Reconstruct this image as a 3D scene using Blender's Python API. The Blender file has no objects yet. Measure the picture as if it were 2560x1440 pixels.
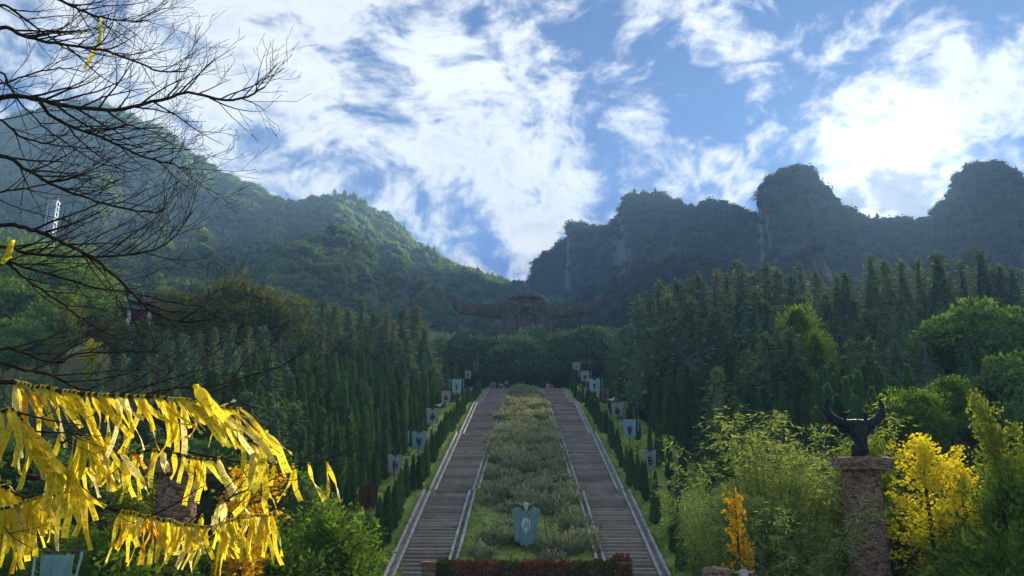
import bpy, bmesh, math, random
import numpy as np
from mathutils import Vector, Matrix

rng = np.random.default_rng(7)
random.seed(7)
R = math.radians
SC = bpy.context.scene
COL = SC.collection

# ------------------------------------------------------------------ camera
FPX, PITCH, YAW = 2100.0, R(13.8), R(0.95)
cam_d = bpy.data.cameras.new('camera'); cam = bpy.data.objects.new('camera', cam_d)
COL.objects.link(cam); SC.camera = cam
cam.rotation_euler = (R(90) + PITCH, 0, YAW)
cam_d.sensor_width = 36; cam_d.lens = FPX / 2560 * 36
cam_d.clip_start = 0.1; cam_d.clip_end = 6000

FW = np.array([-math.sin(YAW) * math.cos(PITCH), math.cos(YAW) * math.cos(PITCH), math.sin(PITCH)])
RT = np.array([math.cos(YAW), math.sin(YAW), 0.0])
UP = np.cross(RT, FW)
def ray(px, py):                       # a direction in the place seen at that spot of the photograph
    return FW * FPX + RT * (px - 1280) - UP * (py - 720)
def atY(px, py, Y):
    d = ray(px, py); return d * (Y / d[1])
def atF(px, py, F):
    return ray(px, py) * (F / FPX)

# ------------------------------------------------------------------ sky and sun
SUN = ray(2220, 432); SUN = SUN / np.linalg.norm(SUN)
SUN_EL = math.asin(SUN[2]); SUN_AZ = math.atan2(SUN[0], SUN[1])

world = bpy.data.worlds.new('World'); SC.world = world; world.use_nodes = True
class G:                               # small node-graph helper
    def __init__(s, nt): s.nt = nt
    def n(s, t, **k):
        x = s.nt.nodes.new(t)
        for a, b in k.items(): setattr(x, a, b)
        return x
    def put(s, sock, v):
        if isinstance(v, bpy.types.NodeSocket): s.nt.links.new(v, sock)
        elif v is not None:
            try: sock.default_value = v
            except Exception: sock.default_value = (*v, 1.0)
    def m(s, op, a, b=None, c=None, clamp=False):
        x = s.n('ShaderNodeMath', operation=op, use_clamp=clamp)
        for i, v in enumerate((a, b, c)):
            if v is not None: s.put(x.inputs[i], v)
        return x.outputs[0]
    def vm(s, op, a, b=None, sc=None):
        x = s.n('ShaderNodeVectorMath', operation=op)
        s.put(x.inputs[0], a)
        if b is not None: s.put(x.inputs[1], b)
        if sc is not None: s.put(x.inputs[3], sc)
        return x.outputs[1] if op in ('DOT_PRODUCT', 'LENGTH', 'DISTANCE') else x.outputs[0]
    def mr(s, v, a, b, c=0.0, d=1.0, smooth=True):
        x = s.n('ShaderNodeMapRange', interpolation_type='SMOOTHSTEP' if smooth else 'LINEAR')
        for i, q in enumerate((v, a, b, c, d)): s.put(x.inputs[i], q)
        return x.outputs[0]
    def mix(s, f, a, b, blend='MIX'):
        x = s.n('ShaderNodeMix', data_type='RGBA', blend_type=blend)
        s.put(x.inputs[0], f); s.put(x.inputs[6], a); s.put(x.inputs[7], b)
        return x.outputs[2]
    def noise(s, vec, scale, detail=4, rough=.55, dist=0.0, out=0):
        x = s.n('ShaderNodeTexNoise')
        if vec is not None: s.put(x.inputs['Vector'], vec)
        s.put(x.inputs['Scale'], scale); s.put(x.inputs['Detail'], detail)
        s.put(x.inputs['Roughness'], rough); s.put(x.inputs['Distortion'], dist)
        return x.outputs[out]

EXPO = 1.8
SKY_STRENGTH = 0.055
def build_world():
    nt = world.node_tree; g = G(nt); world.cycles.sampling_method = 'MANUAL'; world.cycles.sample_map_resolution = 512
    bg = nt.nodes['Background']
    sky = g.n('ShaderNodeTexSky', sky_type='NISHITA', sun_disc=False)
    sky.sun_elevation = SUN_EL; sky.sun_rotation = SUN_AZ
    sky.altitude = 800; sky.air_density = 0.8; sky.dust_density = 0.3; sky.ozone_density = 4.0
    d = g.n('ShaderNodeTexCoord').outputs['Generated']
    sep = g.n('ShaderNodeSeparateXYZ'); g.put(sep.inputs[0], d)
    z = g.m('ADD', g.m('MAXIMUM', sep.outputs[2], 0.0), 0.50)
    comb = g.n('ShaderNodeCombineXYZ')
    g.put(comb.inputs[0], g.m('DIVIDE', sep.outputs[0], z)); g.put(comb.inputs[1], g.m('DIVIDE', sep.outputs[1], z))
    p = comb.outputs[0]
    warp = g.vm('SCALE', g.vm('SUBTRACT', g.noise(p, 3.0, 3, .5, out=1), (.5, .5, .5)), sc=.20)
    pw = g.vm('ADD', p, warp)
    n1 = g.noise(pw, 14.5, 9, .62, .25)
    n2 = g.noise(pw, 3.4, 3, .5)
    n3 = g.noise(g.vm('MULTIPLY', pw, (1.0, 1.1, 1.0)), 27.0, 5, .62)
    dens = g.m('ADD', .008, g.m('ADD', g.m('MULTIPLY', n1, .54), g.m('ADD', g.m('MULTIPLY', n2, .20), g.m('MULTIPLY', n3, .26))))
    # where the cloud banks lie in the sky: direction, half-width in degrees, weight
    banks = [((1250, 420), 7.5, .11), ((1000, 130), 8, .11), ((720, 60), 7, .10), ((640, 330), 6, .06),
             ((1450, 430), 5, .09), ((250, 130), 9, .09), ((1290, 660), 3.5, .10), ((1700, 330), 2.5, .05),
             ((1700, 40), 3.2, .09), ((1850, 90), 3, .07), ((1800, 490), 2.6, .12), ((2230, 400), 3.6, .08), ((2200, 270), 3.2, .08), ((2420, 330), 3.2, .08),
             ((2450, 160), 4.5, .05), ((1350, 540), 2.2, .05), ((1130, 300), 4, .05),
             ((1580, 200), 5, -.10), ((2150, 120), 5, -.05), ((1000, 560), 4, -.10), ((620, 420), 3, -.03),
             ((2450, 30), 4, -.05), ((1560, 620), 3, -.03)]
    for (c, deg, w) in banks:
        v = ray(*c); v = v / np.linalg.norm(v)
        dot = g.vm('DOT_PRODUCT', d, tuple(v))
        dens = g.m('ADD', dens, g.mr(dot, math.cos(R(deg * 1.6)), 1.0, 0.0, w * .42))
    cov = g.mr(dens, .47, .645)
    sd = g.vm('DOT_PRODUCT', d, tuple(SUN))
    glow = g.m('POWER', g.m('MAXIMUM', sd, 0.0), 650.0)
    wide = g.m('POWER', g.m('MAXIMUM', sd, 0.0), 14.0)
    # thicker parts of the clouds are greyer, thin edges towards the sun brighter
    thick = g.mr(dens, .56, .74)
    shade = g.m('MULTIPLY', thick, g.mr(n2, .36, .62))
    ccol = g.mix(shade, (.86, .86, .86), (.50, .54, .60))
    k = 1.27 / SKY_STRENGTH / 2 ** EXPO
    bright = g.m('ADD', k, g.m('ADD', g.m('MULTIPLY', wide, .22 * k), g.m('MULTIPLY', glow, 1.8 * k)))
    ccol = g.vm('SCALE', ccol, sc=bright)
    # dark grey cloud patch in front of the glare, over the saddle
    sk = g.mix(1.0, sky.outputs[0], (.235, .375, .54), 'MULTIPLY')
    base = g.vm('ADD', sk, g.vm('SCALE', (1.0, .93, .80), sc=g.m('MULTIPLY', glow, 1.2 * k)))
    col = g.mix(cov, base, ccol)
    dk = None
    for (c, deg) in [((2250, 478), 1.7), ((2300, 520), 1.3), ((2120, 520), 1.1)]:
        v = ray(*c); v = v / np.linalg.norm(v)
        wv = g.vm('NORMALIZE', g.vm('ADD', d, g.vm('SCALE', g.vm('SUBTRACT', g.noise(p, 20.0, 5, .65, out=1), (.5, .5, .5)), sc=.10)))
        q = g.mr(g.vm('DOT_PRODUCT', wv, tuple(v)), math.cos(R(deg * 1.5)), math.cos(R(deg * .3)))
        dk = q if dk is None else g.m('MAXIMUM', dk, q)
    col = g.mix(g.m('MULTIPLY', dk, .85), col, (.34 * k, .38 * k, .48 * k))
    g.put(bg.inputs[0], col); bg.inputs[1].default_value = SKY_STRENGTH
build_world()

sun_d = bpy.data.lights.new('sun', 'SUN'); sun_o = bpy.data.objects.new('sun', sun_d); COL.objects.link(sun_o)
sun_d.energy = 5.0; sun_d.angle = R(10.0); sun_d.color = (1.0, .90, .74)
sun_o.rotation_euler = Vector(SUN).to_track_quat('Z', 'Y').to_euler()

SC.view_settings.view_transform = 'Standard'; SC.view_settings.look = 'None'
SC.view_settings.exposure = EXPO; SC.view_settings.gamma = 1.0; SC.view_settings.use_curve_mapping = False
cy = SC.cycles
cy.max_bounces = 5; cy.diffuse_bounces = 3; cy.glossy_bounces = 1; cy.transmission_bounces = 2
cy.transparent_max_bounces = 4; cy.volume_bounces = 1
cy.caustics_reflective = False; cy.caustics_refractive = False
cy.sample_clamp_indirect = 4.0
try:
    cy.use_denoising = True; cy.denoiser = 'OPENIMAGEDENOISE'; cy.denoising_input_passes = 'RGB_ALBEDO_NORMAL'
except Exception: pass

# ------------------------------------------------------------------ helpers
def nth(k): return '%d%s' % (k, 'th' if 10 < k % 100 < 14 else {1: 'st', 2: 'nd', 3: 'rd'}.get(k % 10, 'th'))
def make_mesh(name, V, F, mat=None, uv=None, attr=None, smooth=False):
    V = np.asarray(V, dtype=np.float32).reshape(-1, 3)
    me = bpy.data.meshes.new(name)
    if isinstance(F, np.ndarray) and F.ndim == 2:
        n, k = F.shape
        me.vertices.add(len(V)); me.vertices.foreach_set('co', V.ravel())
        me.loops.add(n * k); me.loops.foreach_set('vertex_index', F.astype(np.int32).ravel())
        me.polygons.add(n)
        me.polygons.foreach_set('loop_start', np.arange(0, n * k, k, dtype=np.int32))
        if uv is not None:
            ul = me.uv_layers.new(name='UVMap'); ul.data.foreach_set('uv', np.asarray(uv, np.float32)[F.ravel()].ravel())
        me.update(calc_edges=True)
    else:
        me.from_pydata([tuple(v) for v in V], [], [tuple(f) for f in F])
        if uv is not None:
            ul = me.uv_layers.new(name='UVMap')
            li = np.zeros(len(me.loops), np.int32); me.loops.foreach_get('vertex_index', li)
            ul.data.foreach_set('uv', np.asarray(uv, np.float32)[li].ravel())
        me.update()
    if attr is not None:
        a = me.attributes.new('tone', 'FLOAT', 'POINT'); a.data.foreach_set('value', np.asarray(attr, np.float32))
    if smooth: me.shade_smooth()
    if mat: me.materials.append(mat)
    return me
def link(name, me, parent=None, loc=None, rot=None, scale=None):
    o = bpy.data.objects.new(name, me); COL.objects.link(o)
    if parent: o.parent = parent
    if loc is not None: o.location = [float(q) for q in loc]
    if rot is not None: o.rotation_euler = rot
    if scale is not None: o.scale = (scale,) * 3 if np.isscalar(scale) else scale
    return o
def tag(o, label=None, cat=None, group=None, kind=None):
    if label: o['label'] = label
    if cat: o['category'] = cat
    if group: o['group'] = group
    if kind: o['kind'] = kind
    return o
def empty(name, loc=(0, 0, 0), rz=0.0, scale=1.0):
    o = link(name, None, loc=loc, rot=(0, 0, rz), scale=scale); o.empty_display_size = .2
    return o
class MB:                              # collects shapes for one mesh
    def __init__(s): s.V = []; s.F = []; s.n = 0; s.T = []
    def add(s, V, F, tone=0.5):
        V = np.asarray(V, float).reshape(-1, 3)
        s.V.append(V); s.F += [tuple(int(i) + s.n for i in f) for f in F]; s.n += len(V); s.T.append(np.full(len(V), tone))
        return s
    def box(s, c, size, rot=None, tone=.5, taper=1.0):
        h = np.array(size) / 2
        P = np.array([(x, y, z) for z in (-1, 1) for y in (-1, 1) for x in (-1, 1)], float) * h
        P[4:, :2] *= taper
        if rot is not None: P = P @ np.array(Matrix(rot).to_3x3()).T
        return s.add(P + np.array(c), [(0, 2, 3, 1), (4, 5, 7, 6), (0, 1, 5, 4), (2, 6, 7, 3), (0, 4, 6, 2), (1, 3, 7, 5)], tone)
    def tube(s, P, rad, n=8, tone=.5, caps=True):
        V, F = tube(P, rad, n, caps); return s.add(V, F, tone)
    def ball(s, c, r, nu=10, nv=6, tone=.5):
        r = np.broadcast_to(np.array(r, float), (3,)); V = []; F = []
        for j in range(nv + 1):
            a = math.pi * j / nv
            for i in range(nu):
                b = 2 * math.pi * i / nu
                V.append((math.sin(a) * math.cos(b), math.sin(a) * math.sin(b), math.cos(a)))
        for j in range(nv):
            for i in range(nu):
                F.append((j * nu + i, (j + 1) * nu + i, (j + 1) * nu + (i + 1) % nu, j * nu + (i + 1) % nu))
        return s.add(np.array(V) * r + np.array(c), F, tone)
    def mesh(s, name, mat, smooth=False):
        return make_mesh(name, np.concatenate(s.V), s.F, mat, attr=np.concatenate(s.T), smooth=smooth)
    def build(s, name, mat, parent=None, smooth=False, **k): return link(name, s.mesh(name, mat, smooth), parent, **k)

def tube(P, rad, n=6, caps=True):
    P = np.asarray(P, float); m = len(P)
    rad = np.broadcast_to(np.asarray(rad, float), (m,))
    T = np.gradient(P, axis=0); T /= np.linalg.norm(T, axis=1)[:, None] + 1e-9
    ref = np.array([0, 0, 1.0]) if abs(T[0][2]) < .9 else np.array([0, 1.0, 0])
    A = np.cross(T, ref); A /= np.linalg.norm(A, axis=1)[:, None] + 1e-9
    B = np.cross(T, A)
    th = np.arange(n) * 2 * math.pi / n
    V = P[:, None] + rad[:, None, None] * (np.cos(th)[None, :, None] * A[:, None] + np.sin(th)[None, :, None] * B[:, None])
    F = []
    for i in range(m - 1):
        for j in range(n):
            F.append((i * n + j, i * n + (j + 1) % n, (i + 1) * n + (j + 1) % n, (i + 1) * n + j))
    if caps: F += [tuple(range(n))[::-1], tuple(range((m - 1) * n, m * n))]
    return V.reshape(-1, 3), F

def vnoise(x, y, seed=0):
    x = np.asarray(x, float); y = np.asarray(y, float)
    xi = np.floor(x).astype(np.int64); yi = np.floor(y).astype(np.int64); fx = x - xi; fy = y - yi
    fx = fx * fx * (3 - 2 * fx); fy = fy * fy * (3 - 2 * fy)
    def h(a, b):
        q = (a * 374761393 + b * 668265263 + seed * 974711) & 0xFFFFFFFF
        q = ((q ^ (q >> 13)) * 1274126177) & 0xFFFFFFFF
        return ((q ^ (q >> 16)) & 0xFFFF) / 65535.0
    return (h(xi, yi) * (1 - fx) + h(xi + 1, yi) * fx) * (1 - fy) + (h(xi, yi + 1) * (1 - fx) + h(xi + 1, yi + 1) * fx) * fy
def fbm(x, y, o=4, seed=0):
    s = 0; a = .5; t = 0
    for i in range(o):
        s = s + a * vnoise(np.asarray(x) * 2 ** i, np.asarray(y) * 2 ** i, seed + i * 17); t += a; a *= .5
    return s / t
def sstep(a, b, x):
    t = np.clip((np.asarray(x, float) - a) / (b - a), 0, 1); return t * t * (3 - 2 * t)
def smooth_path(P, k=4):
    P = np.asarray(P, float); n = len(P); t = np.arange(n); s = np.linspace(0, n - 1, (n - 1) * k + 1); out = []
    for x in s:
        i = min(int(x), n - 2); f = x - i; p0, p1, p2, p3 = P[max(i - 1, 0)], P[i], P[i + 1], P[min(i + 2, n - 1)]
        out.append(.5 * (2 * p1 + (p2 - p0) * f + (2 * p0 - 5 * p1 + 4 * p2 - p3) * f * f + (3 * p1 - p0 - 3 * p2 + p3) * f ** 3))
    return np.array(out)
def grid_faces(nu, nv):
    i, j = np.meshgrid(np.arange(nu - 1), np.arange(nv - 1), indexing='ij')
    a = (i * nv + j).ravel()
    return np.stack([a, a + nv, a + nv + 1, a + 1], 1)

# ------------------------------------------------------------------ materials
MATS = {}
def material(name, fn):
    m = bpy.data.materials.new(name); m.use_nodes = True
    nt = m.node_tree; nt.nodes.clear(); g = G(nt)
    out = g.n('ShaderNodeOutputMaterial'); fn(g, out); MATS[name] = m
    return m
def principled(g, out, col, rough=.8, spec=.3, metal=0.0, bump=None, bstr=.5, bdist=.05):
    b = g.n('ShaderNodeBsdfPrincipled')
    g.put(b.inputs['Base Color'], col); g.put(b.inputs['Roughness'], rough)
    g.put(b.inputs['Specular IOR Level'], spec); g.put(b.inputs['Metallic'], metal)
    if bump is not None:
        bp = g.n('ShaderNodeBump'); g.put(bp.inputs['Height'], bump); bp.inputs['Strength'].default_value = bstr
        bp.inputs['Distance'].default_value = bdist; g.put(b.inputs['Normal'], bp.outputs[0])
    g.put(out.inputs[0], b.outputs[0]); return b
def tone(g): 
    a = g.n('ShaderNodeAttribute'); a.attribute_name = 'tone'; return a.outputs['Fac']
def rnd(g): return g.n('ShaderNodeObjectInfo').outputs['Random']
def objco(g): return g.n('ShaderNodeTexCoord').outputs['Object']
def geoco(g): return g.n('ShaderNodeNewGeometry').outputs['Position']

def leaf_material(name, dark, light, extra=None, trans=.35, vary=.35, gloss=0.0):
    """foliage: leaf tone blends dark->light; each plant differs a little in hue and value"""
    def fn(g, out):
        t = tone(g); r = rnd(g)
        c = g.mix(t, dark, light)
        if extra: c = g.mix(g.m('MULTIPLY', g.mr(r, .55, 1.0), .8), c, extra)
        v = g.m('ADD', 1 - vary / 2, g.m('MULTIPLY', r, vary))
        c = g.vm('SCALE', c, sc=v)
        d = g.n('ShaderNodeBsdfDiffuse'); g.put(d.inputs[0], c)
        tr = g.n('ShaderNodeBsdfTranslucent'); g.put(tr.inputs[0], g.mix(1.0, c, (1.25, 1.2, .55), 'MULTIPLY'))
        mx = g.n('ShaderNodeMixShader'); mx.inputs[0].default_value = trans
        g.put(mx.inputs[1], d.outputs[0]); g.put(mx.inputs[2], tr.outputs[0])
        g.put(out.inputs[0], mx.outputs[0])
    return material(name, fn)
M_CYP = leaf_material('cypress_leaf', (.052, .111, .046), (.099, .193, .058), vary=.7, trans=.35)
M_CEDAR = leaf_material('cedar_leaf', (.115, .188, .115), (.229, .322, .194), extra=(.194, .207, .103), vary=.45, trans=.2)
M_BROAD = leaf_material('broad_leaf', (.081, .155, .043), (.185, .309, .078), vary=.5, trans=.3)
M_OAK = leaf_material('oak_leaf', (.080, .111, .032), (.185, .194, .053), vary=.4, trans=.3)
M_OSM = leaf_material('osmanthus_leaf', (.044, .097, .048), (.176, .318, .140), vary=.4, trans=.2)
M_LIME = leaf_material('lime_leaf', (.069, .127, .014), (.196, .310, .040), vary=.3, trans=.4)
M_BAMB = leaf_material('bamboo_leaf', (.11, .16, .045), (.42, .52, .18), vary=.3, trans=.45)
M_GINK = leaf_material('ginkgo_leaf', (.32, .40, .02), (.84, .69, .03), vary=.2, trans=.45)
M_GINKG = leaf_material('ginkgo_green_leaf', (.085, .14, .022), (.26, .30, .035), vary=.2, trans=.45)
M_GINKO = leaf_material('ginkgo_orange_leaf', (.40, .24, .012), (.75, .46, .012), vary=.2, trans=.45)
M_SHRUB = leaf_material('shrub_leaf', (.127, .138, .063), (.460, .483, .299), extra=(.32, .32, .18), vary=.55, trans=.25)
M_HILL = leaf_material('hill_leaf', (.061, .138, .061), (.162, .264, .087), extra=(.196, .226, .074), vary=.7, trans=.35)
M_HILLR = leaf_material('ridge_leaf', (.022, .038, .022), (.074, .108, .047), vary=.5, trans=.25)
M_GRASS = leaf_material('grass_blade', (.135, .225, .033), (.396, .540, .090), extra=(.360, .378, .090), vary=.4, trans=.35)
M_IVY = leaf_material('ivy_leaf', (.055, .085, .015), (.20, .055, .035), vary=.4, trans=.25)

def m_bark(name, a, b):
    def fn(g, out):
        co = objco(g); n = g.noise(g.vm('MULTIPLY', co, (1, 1, .3)), 18, 6, .65)
        principled(g, out, g.mix(g.mr(n, .3, .7), a, b), .9, .15, bump=n, bstr=.8, bdist=.01)
    return material(name, fn)
M_BARK = m_bark('bark', (.022, .016, .012), (.075, .058, .045))
M_TWIG = m_bark('twig_bark', (.020, .014, .010), (.085, .060, .042))
M_CULM = m_bark('bamboo_culm', (.06, .075, .02), (.12, .14, .05))

def _ground(g, out):
    co = geoco(g); n = g.noise(co, .35, 8, .65); n2 = g.noise(co, 3.0, 5, .6)
    c = g.mix(g.mr(n, .35, .65), (.040, .055, .016), (.075, .105, .026))
    c = g.mix(g.mr(n2, .55, .75), c, (.07, .05, .03))
    principled(g, out, c, .95, .1, bump=n2, bstr=.6, bdist=.1)
M_GROUND = material('ground_soil', _ground)
def _lawn(g, out):
    co = geoco(g); n = g.noise(co, .45, 6, .65); n2 = g.noise(co, 5.0, 5, .65)
    c = g.mix(g.mr(n2, .3, .7), (.20, .28, .05), (.36, .44, .10))
    c = g.mix(g.mr(n, .52, .72), c, (.17, .16, .045))
    principled(g, out, c, .95, .1, bump=n2, bstr=.7, bdist=.08)
M_LAWN = material('lawn_grass', _lawn)
def _garden(g, out):
    co = geoco(g); n = g.noise(co, .5, 6, .65); n2 = g.noise(co, 4.0, 6, .65)
    c = g.mix(g.mr(n2, .3, .7), (.26, .29, .08), (.42, .46, .14))
    c = g.mix(g.mr(n, .56, .68), c, (.20, .135, .09))
    principled(g, out, c, .95, .1, bump=n2, bstr=.8, bdist=.1)
M_GARDEN = material('garden_soil', _garden)

def _step(g, out):
    co = geoco(g); r = rnd(g)
    n = g.noise(co, 1.3, 6, .65); n2 = g.noise(g.vm('MULTIPLY', co, (1.0, 6.0, 6.0)), 1.1, 5, .7)
    c = g.mix(g.mr(n, .3, .7), (.32, .26, .205), (.45, .36, .28))
    c = g.mix(g.mr(n2, .58, .75), c, (.52, .44, .36))
    c = g.mix(g.m('MULTIPLY', g.mr(g.noise(co, .30, 6, .7), .50, .66), .45), c, (.13, .105, .09))
    c = g.mix(g.m('MULTIPLY', g.mr(g.noise(g.vm('MULTIPLY', co, (.25, 1.6, 1.6)), .8, 5, .7), .56, .70), .4), c, (.56, .48, .42))
    c = g.vm('SCALE', c, sc=g.m('ADD', .74, g.m('MULTIPLY', r, .5)))
    principled(g, out, c, .8, .25, bump=n, bstr=.4, bdist=.02)
M_STEP = material('step_stone', _step)
def _curb(g, out):
    co = geoco(g); r = rnd(g); n = g.noise(co, 2.2, 7, .7)
    c = g.mix(g.mr(n, .32, .68), (.33, .30, .27), (.60, .56, .53))
    c = g.mix(g.mr(g.noise(co, .8, 5, .6), .6, .75), c, (.12, .12, .075))
    c = g.vm('SCALE', c, sc=g.m('ADD', .8, g.m('MULTIPLY', r, .35)))
    principled(g, out, c, .85, .2, bump=n, bstr=.5, bdist=.03)
M_CURB = material('curb_stone', _curb)
def _rock(g, out):
    co = geoco(g); n = g.noise(g.vm('MULTIPLY', co, (1, 1, .35)), .06, 8, .7)
    nz = g.n('ShaderNodeSeparateXYZ'); g.put(nz.inputs[0], g.n('ShaderNodeNewGeometry').outputs['True Normal'])
    rock = g.mix(g.mr(n, .35, .65), (.085, .078, .072), (.27, .245, .22))
    gr = g.mix(g.mr(g.noise(co, .12, 6, .6), .3, .7), (.018, .034, .014), (.050, .075, .026))
    c = g.mix(g.mr(g.m('ADD', nz.outputs[2], g.m('MULTIPLY', n, .35)), .42, .56), rock, gr)
    principled(g, out, c, .95, .1, bump=n, bstr=.8, bdist=2.0)
M_ROCK = material('mountain_rock', _rock)
def _head(g, out):
    co = objco(g)
    br = g.n('ShaderNodeTexBrick'); br.inputs['Scale'].default_value = 1.0
    cs = g.n('ShaderNodeSeparateXYZ'); g.put(cs.inputs[0], co); cc = g.n('ShaderNodeCombineXYZ')
    g.put(cc.inputs[0], g.m('ADD', cs.outputs[0], g.m('MULTIPLY', cs.outputs[1], .6))); g.put(cc.inputs[1], cs.outputs[2])
    g.put(br.inputs['Vector'], cc.outputs[0])
    br.inputs['Color1'].default_value = (.100, .074, .062, 1); br.inputs['Color2'].default_value = (.058, .042, .036, 1)
    br.inputs['Mortar'].default_value = (.03, .022, .02, 1)
    br.inputs['Brick Width'].default_value = .8; br.inputs['Row Height'].default_value = .4; br.inputs['Mortar Size'].default_value = .025
    n = g.noise(co, .35, 7, .7); n2 = g.noise(g.vm('MULTIPLY', co, (1.4, 1.4, .22)), .8, 6, .65)
    c = g.mix(g.mr(n2, .42, .7), br.outputs[0], (.19, .145, .125))
    c = g.mix(g.mr(n, .52, .72), c, (.06, .062, .036))
    principled(g, out, c, .9, .15, bump=g.m('ADD', br.outputs[1], g.m('MULTIPLY', n, -2.0)), bstr=.5, bdist=.15)
M_HEAD = material('head_brick', _head)
def _column(g, out):
    co = objco(g); n = g.noise(g.vm('MULTIPLY', co, (1, 1, 3.0)), 4.5, 5, .55, 1.2); n2 = g.noise(co, .7, 4, .6)
    c = g.mix(g.mr(n, .36, .64), (.105, .058, .036), (.44, .275, .175))
    c = g.mix(g.m('MULTIPLY', g.mr(n2, .55, .8), .5), c, (.16, .14, .09))
    principled(g, out, c, .9, .15, bump=n, bstr=1.0, bdist=.06)
M_COLUMN = material('column_stone', _column)
def _bronze(g, out):
    n = g.noise(objco(g), 6, 5, .6)
    principled(g, out, g.mix(g.mr(n, .3, .7), (.012, .012, .015), (.028, .028, .034)), .7, .25, .0, bump=n, bstr=.2, bdist=.02)
M_BRONZE = material('bronze', _bronze)
def simple(name, col, rough=.8, spec=.2, metal=0.0, var=.25, sc=8.0):
    def fn(g, out):
        n = g.noise(objco(g), sc, 5, .6)
        a = tuple(q * (1 - var) for q in col); b = tuple(q * (1 + var) for q in col)
        principled(g, out, g.mix(g.mr(n, .3, .7), a, b), rough, spec, metal)
    return material(name, fn)
def cloth(name, col, stain, trans=.3):
    def fn(g, out):
        co = objco(g); n = g.noise(g.vm('MULTIPLY', co, (5, 5, 1.0)), 2.2, 6, .65); r = rnd(g)
        c = g.mix(g.mr(n, .45, .75), col, stain)
        d = g.n('ShaderNodeBsdfDiffuse'); g.put(d.inputs[0], c)
        tr = g.n('ShaderNodeBsdfTranslucent'); g.put(tr.inputs[0], c)
        mx = g.n('ShaderNodeMixShader'); mx.inputs[0].default_value = trans
        g.put(mx.inputs[1], d.outputs[0]); g.put(mx.inputs[2], tr.outputs[0]); g.put(out.inputs[0], mx.outputs[0])
    return material(name, fn)
M_TEAL = cloth('teal_cloth', (.24, .39, .39), (.34, .47, .465))
M_TEALP = cloth('pale_teal_cloth', (.38, .51, .53), (.24, .36, .37))
M_WHITE = cloth('worn_white_cloth', (.40, .385, .35), (.22, .21, .18))
M_RUST = cloth('rust_cloth', (.15, .062, .035), (.085, .04, .026))
M_TAUPE = cloth('taupe_cloth', (.22, .175, .15), (.12, .10, .09))
M_INK = simple('ink', (.02, .02, .024), .8)
M_PAINT = simple('white_paint', (.72, .70, .66), .8, var=.12)
M_IRON = simple('dark_iron', (.045, .045, .045), .6, .4)
M_POLE = simple('weathered_pole', (.09, .085, .075), .8)
M_BONE = simple('bone', (.55, .50, .44), .7)
M_DOVE = simple('white_plaster', (.8, .8, .8), .6, var=.05)
M_STEEL = simple('white_steel', (.62, .63, .65), .5, .4)
M_GLASS = simple('tower_glass', (.30, .36, .42), .15, .6)
M_REDW = simple('red_wood', (.22, .035, .03), .6)
M_WALLW = simple('white_wall', (.70, .68, .64), .8, var=.08)
M_TILE = simple('grey_tile', (.085, .09, .10), .7)
M_GOLDY = simple('yellow_lacquer', (.75, .42, .02), .5)

def _ribbon(g, out):
    uv = g.n('ShaderNodeTexCoord').outputs['UV']; sp = g.n('ShaderNodeSeparateXYZ'); g.put(sp.inputs[0], uv)
    u, v = sp.outputs[0], sp.outputs[1]; r = rnd(g)
    cell = g.m('MULTIPLY', v, 26.0); fr = g.m('FRACT', cell)
    cm = g.n('ShaderNodeCombineXYZ'); g.put(cm.inputs[0], g.m('MULTIPLY', u, 3.2)); g.put(cm.inputs[1], g.m('MULTIPLY', v, 75.0))
    g.put(cm.inputs[2], g.m('MULTIPLY', r, 40.0))
    n = g.noise(cm.outputs[0], 1.6, 2, .5)
    ink = g.m('MULTIPLY', g.mr(n, .50, .56), g.m('MULTIPLY', g.mr(g.m('ABSOLUTE', g.m('SUBTRACT', u, .5)), .30, .22), g.mr(g.m('ABSOLUTE', g.m('SUBTRACT', fr, .5)), .40, .32)))
    ink = g.m('MULTIPLY', ink, g.m('MULTIPLY', g.mr(v, .06, .10), .6))
    c = g.mix(g.mr(r, .0, 1.0), (.86, .66, .02), (.92, .77, .06))
    c = g.mix(g.mr(r, .16, .10), c, (.90, .80, .30))
    c = g.mix(g.mr(r, .975, .985), c, (.80, .42, .02))
    c = g.mix(ink, c, (.10, .07, .01))
    d = g.n('ShaderNodeBsdfPrincipled'); g.put(d.inputs['Base Color'], c); d.inputs['Roughness'].default_value = .45
    d.inputs['Specular IOR Level'].default_value = .35
    tr = g.n('ShaderNodeBsdfTranslucent'); g.put(tr.inputs[0], c)
    mx = g.n('ShaderNodeMixShader'); mx.inputs[0].default_value = .6
    g.put(mx.inputs[1], d.outputs[0]); g.put(mx.inputs[2], tr.outputs[0]); g.put(out.inputs[0], mx.outputs[0])
M_RIBBON = material('yellow_ribbon', _ribbon)

# ------------------------------------------------------------------ terrain
FLIGHTS = [(27.0, -8.0, 57.4, 0.05), (60.6, 0.1, 83.2, 5.7), (86.5, 5.8, 110.7, 11.6), (117.0, 11.65, 146.2, 17.8)]
_PY = [-3000, 7.5, 14, 27, 57.4, 60.6, 83.2, 86.5, 110.7, 117, 146.2, 158, 230, 300, 420, 3000]
_PZ = [-1.65, -1.65, -8, -8, 0.05, 0.1, 5.7, 5.8, 11.6, 11.65, 17.8, 17.9, 38, 54, 62, 62]
def prof(Y): return np.interp(Y, _PY, _PZ)
def ground(X, Y):
    X = np.asarray(X, float); Y = np.asarray(Y, float); a = np.abs(X)
    lat = np.clip(a - 13, 0, 12) * .22 + np.clip(a - 25, 0, 60) * .10
    return prof(Y) + lat * sstep(16, 34, Y)
def W_OUT(Y): return 6.3
def W_IN(Y): return float(np.interp(Y, [27, 45, 60, 85, 115, 146], [4.15, 4.0, 3.85, 3.45, 3.05, 2.85]))

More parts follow.
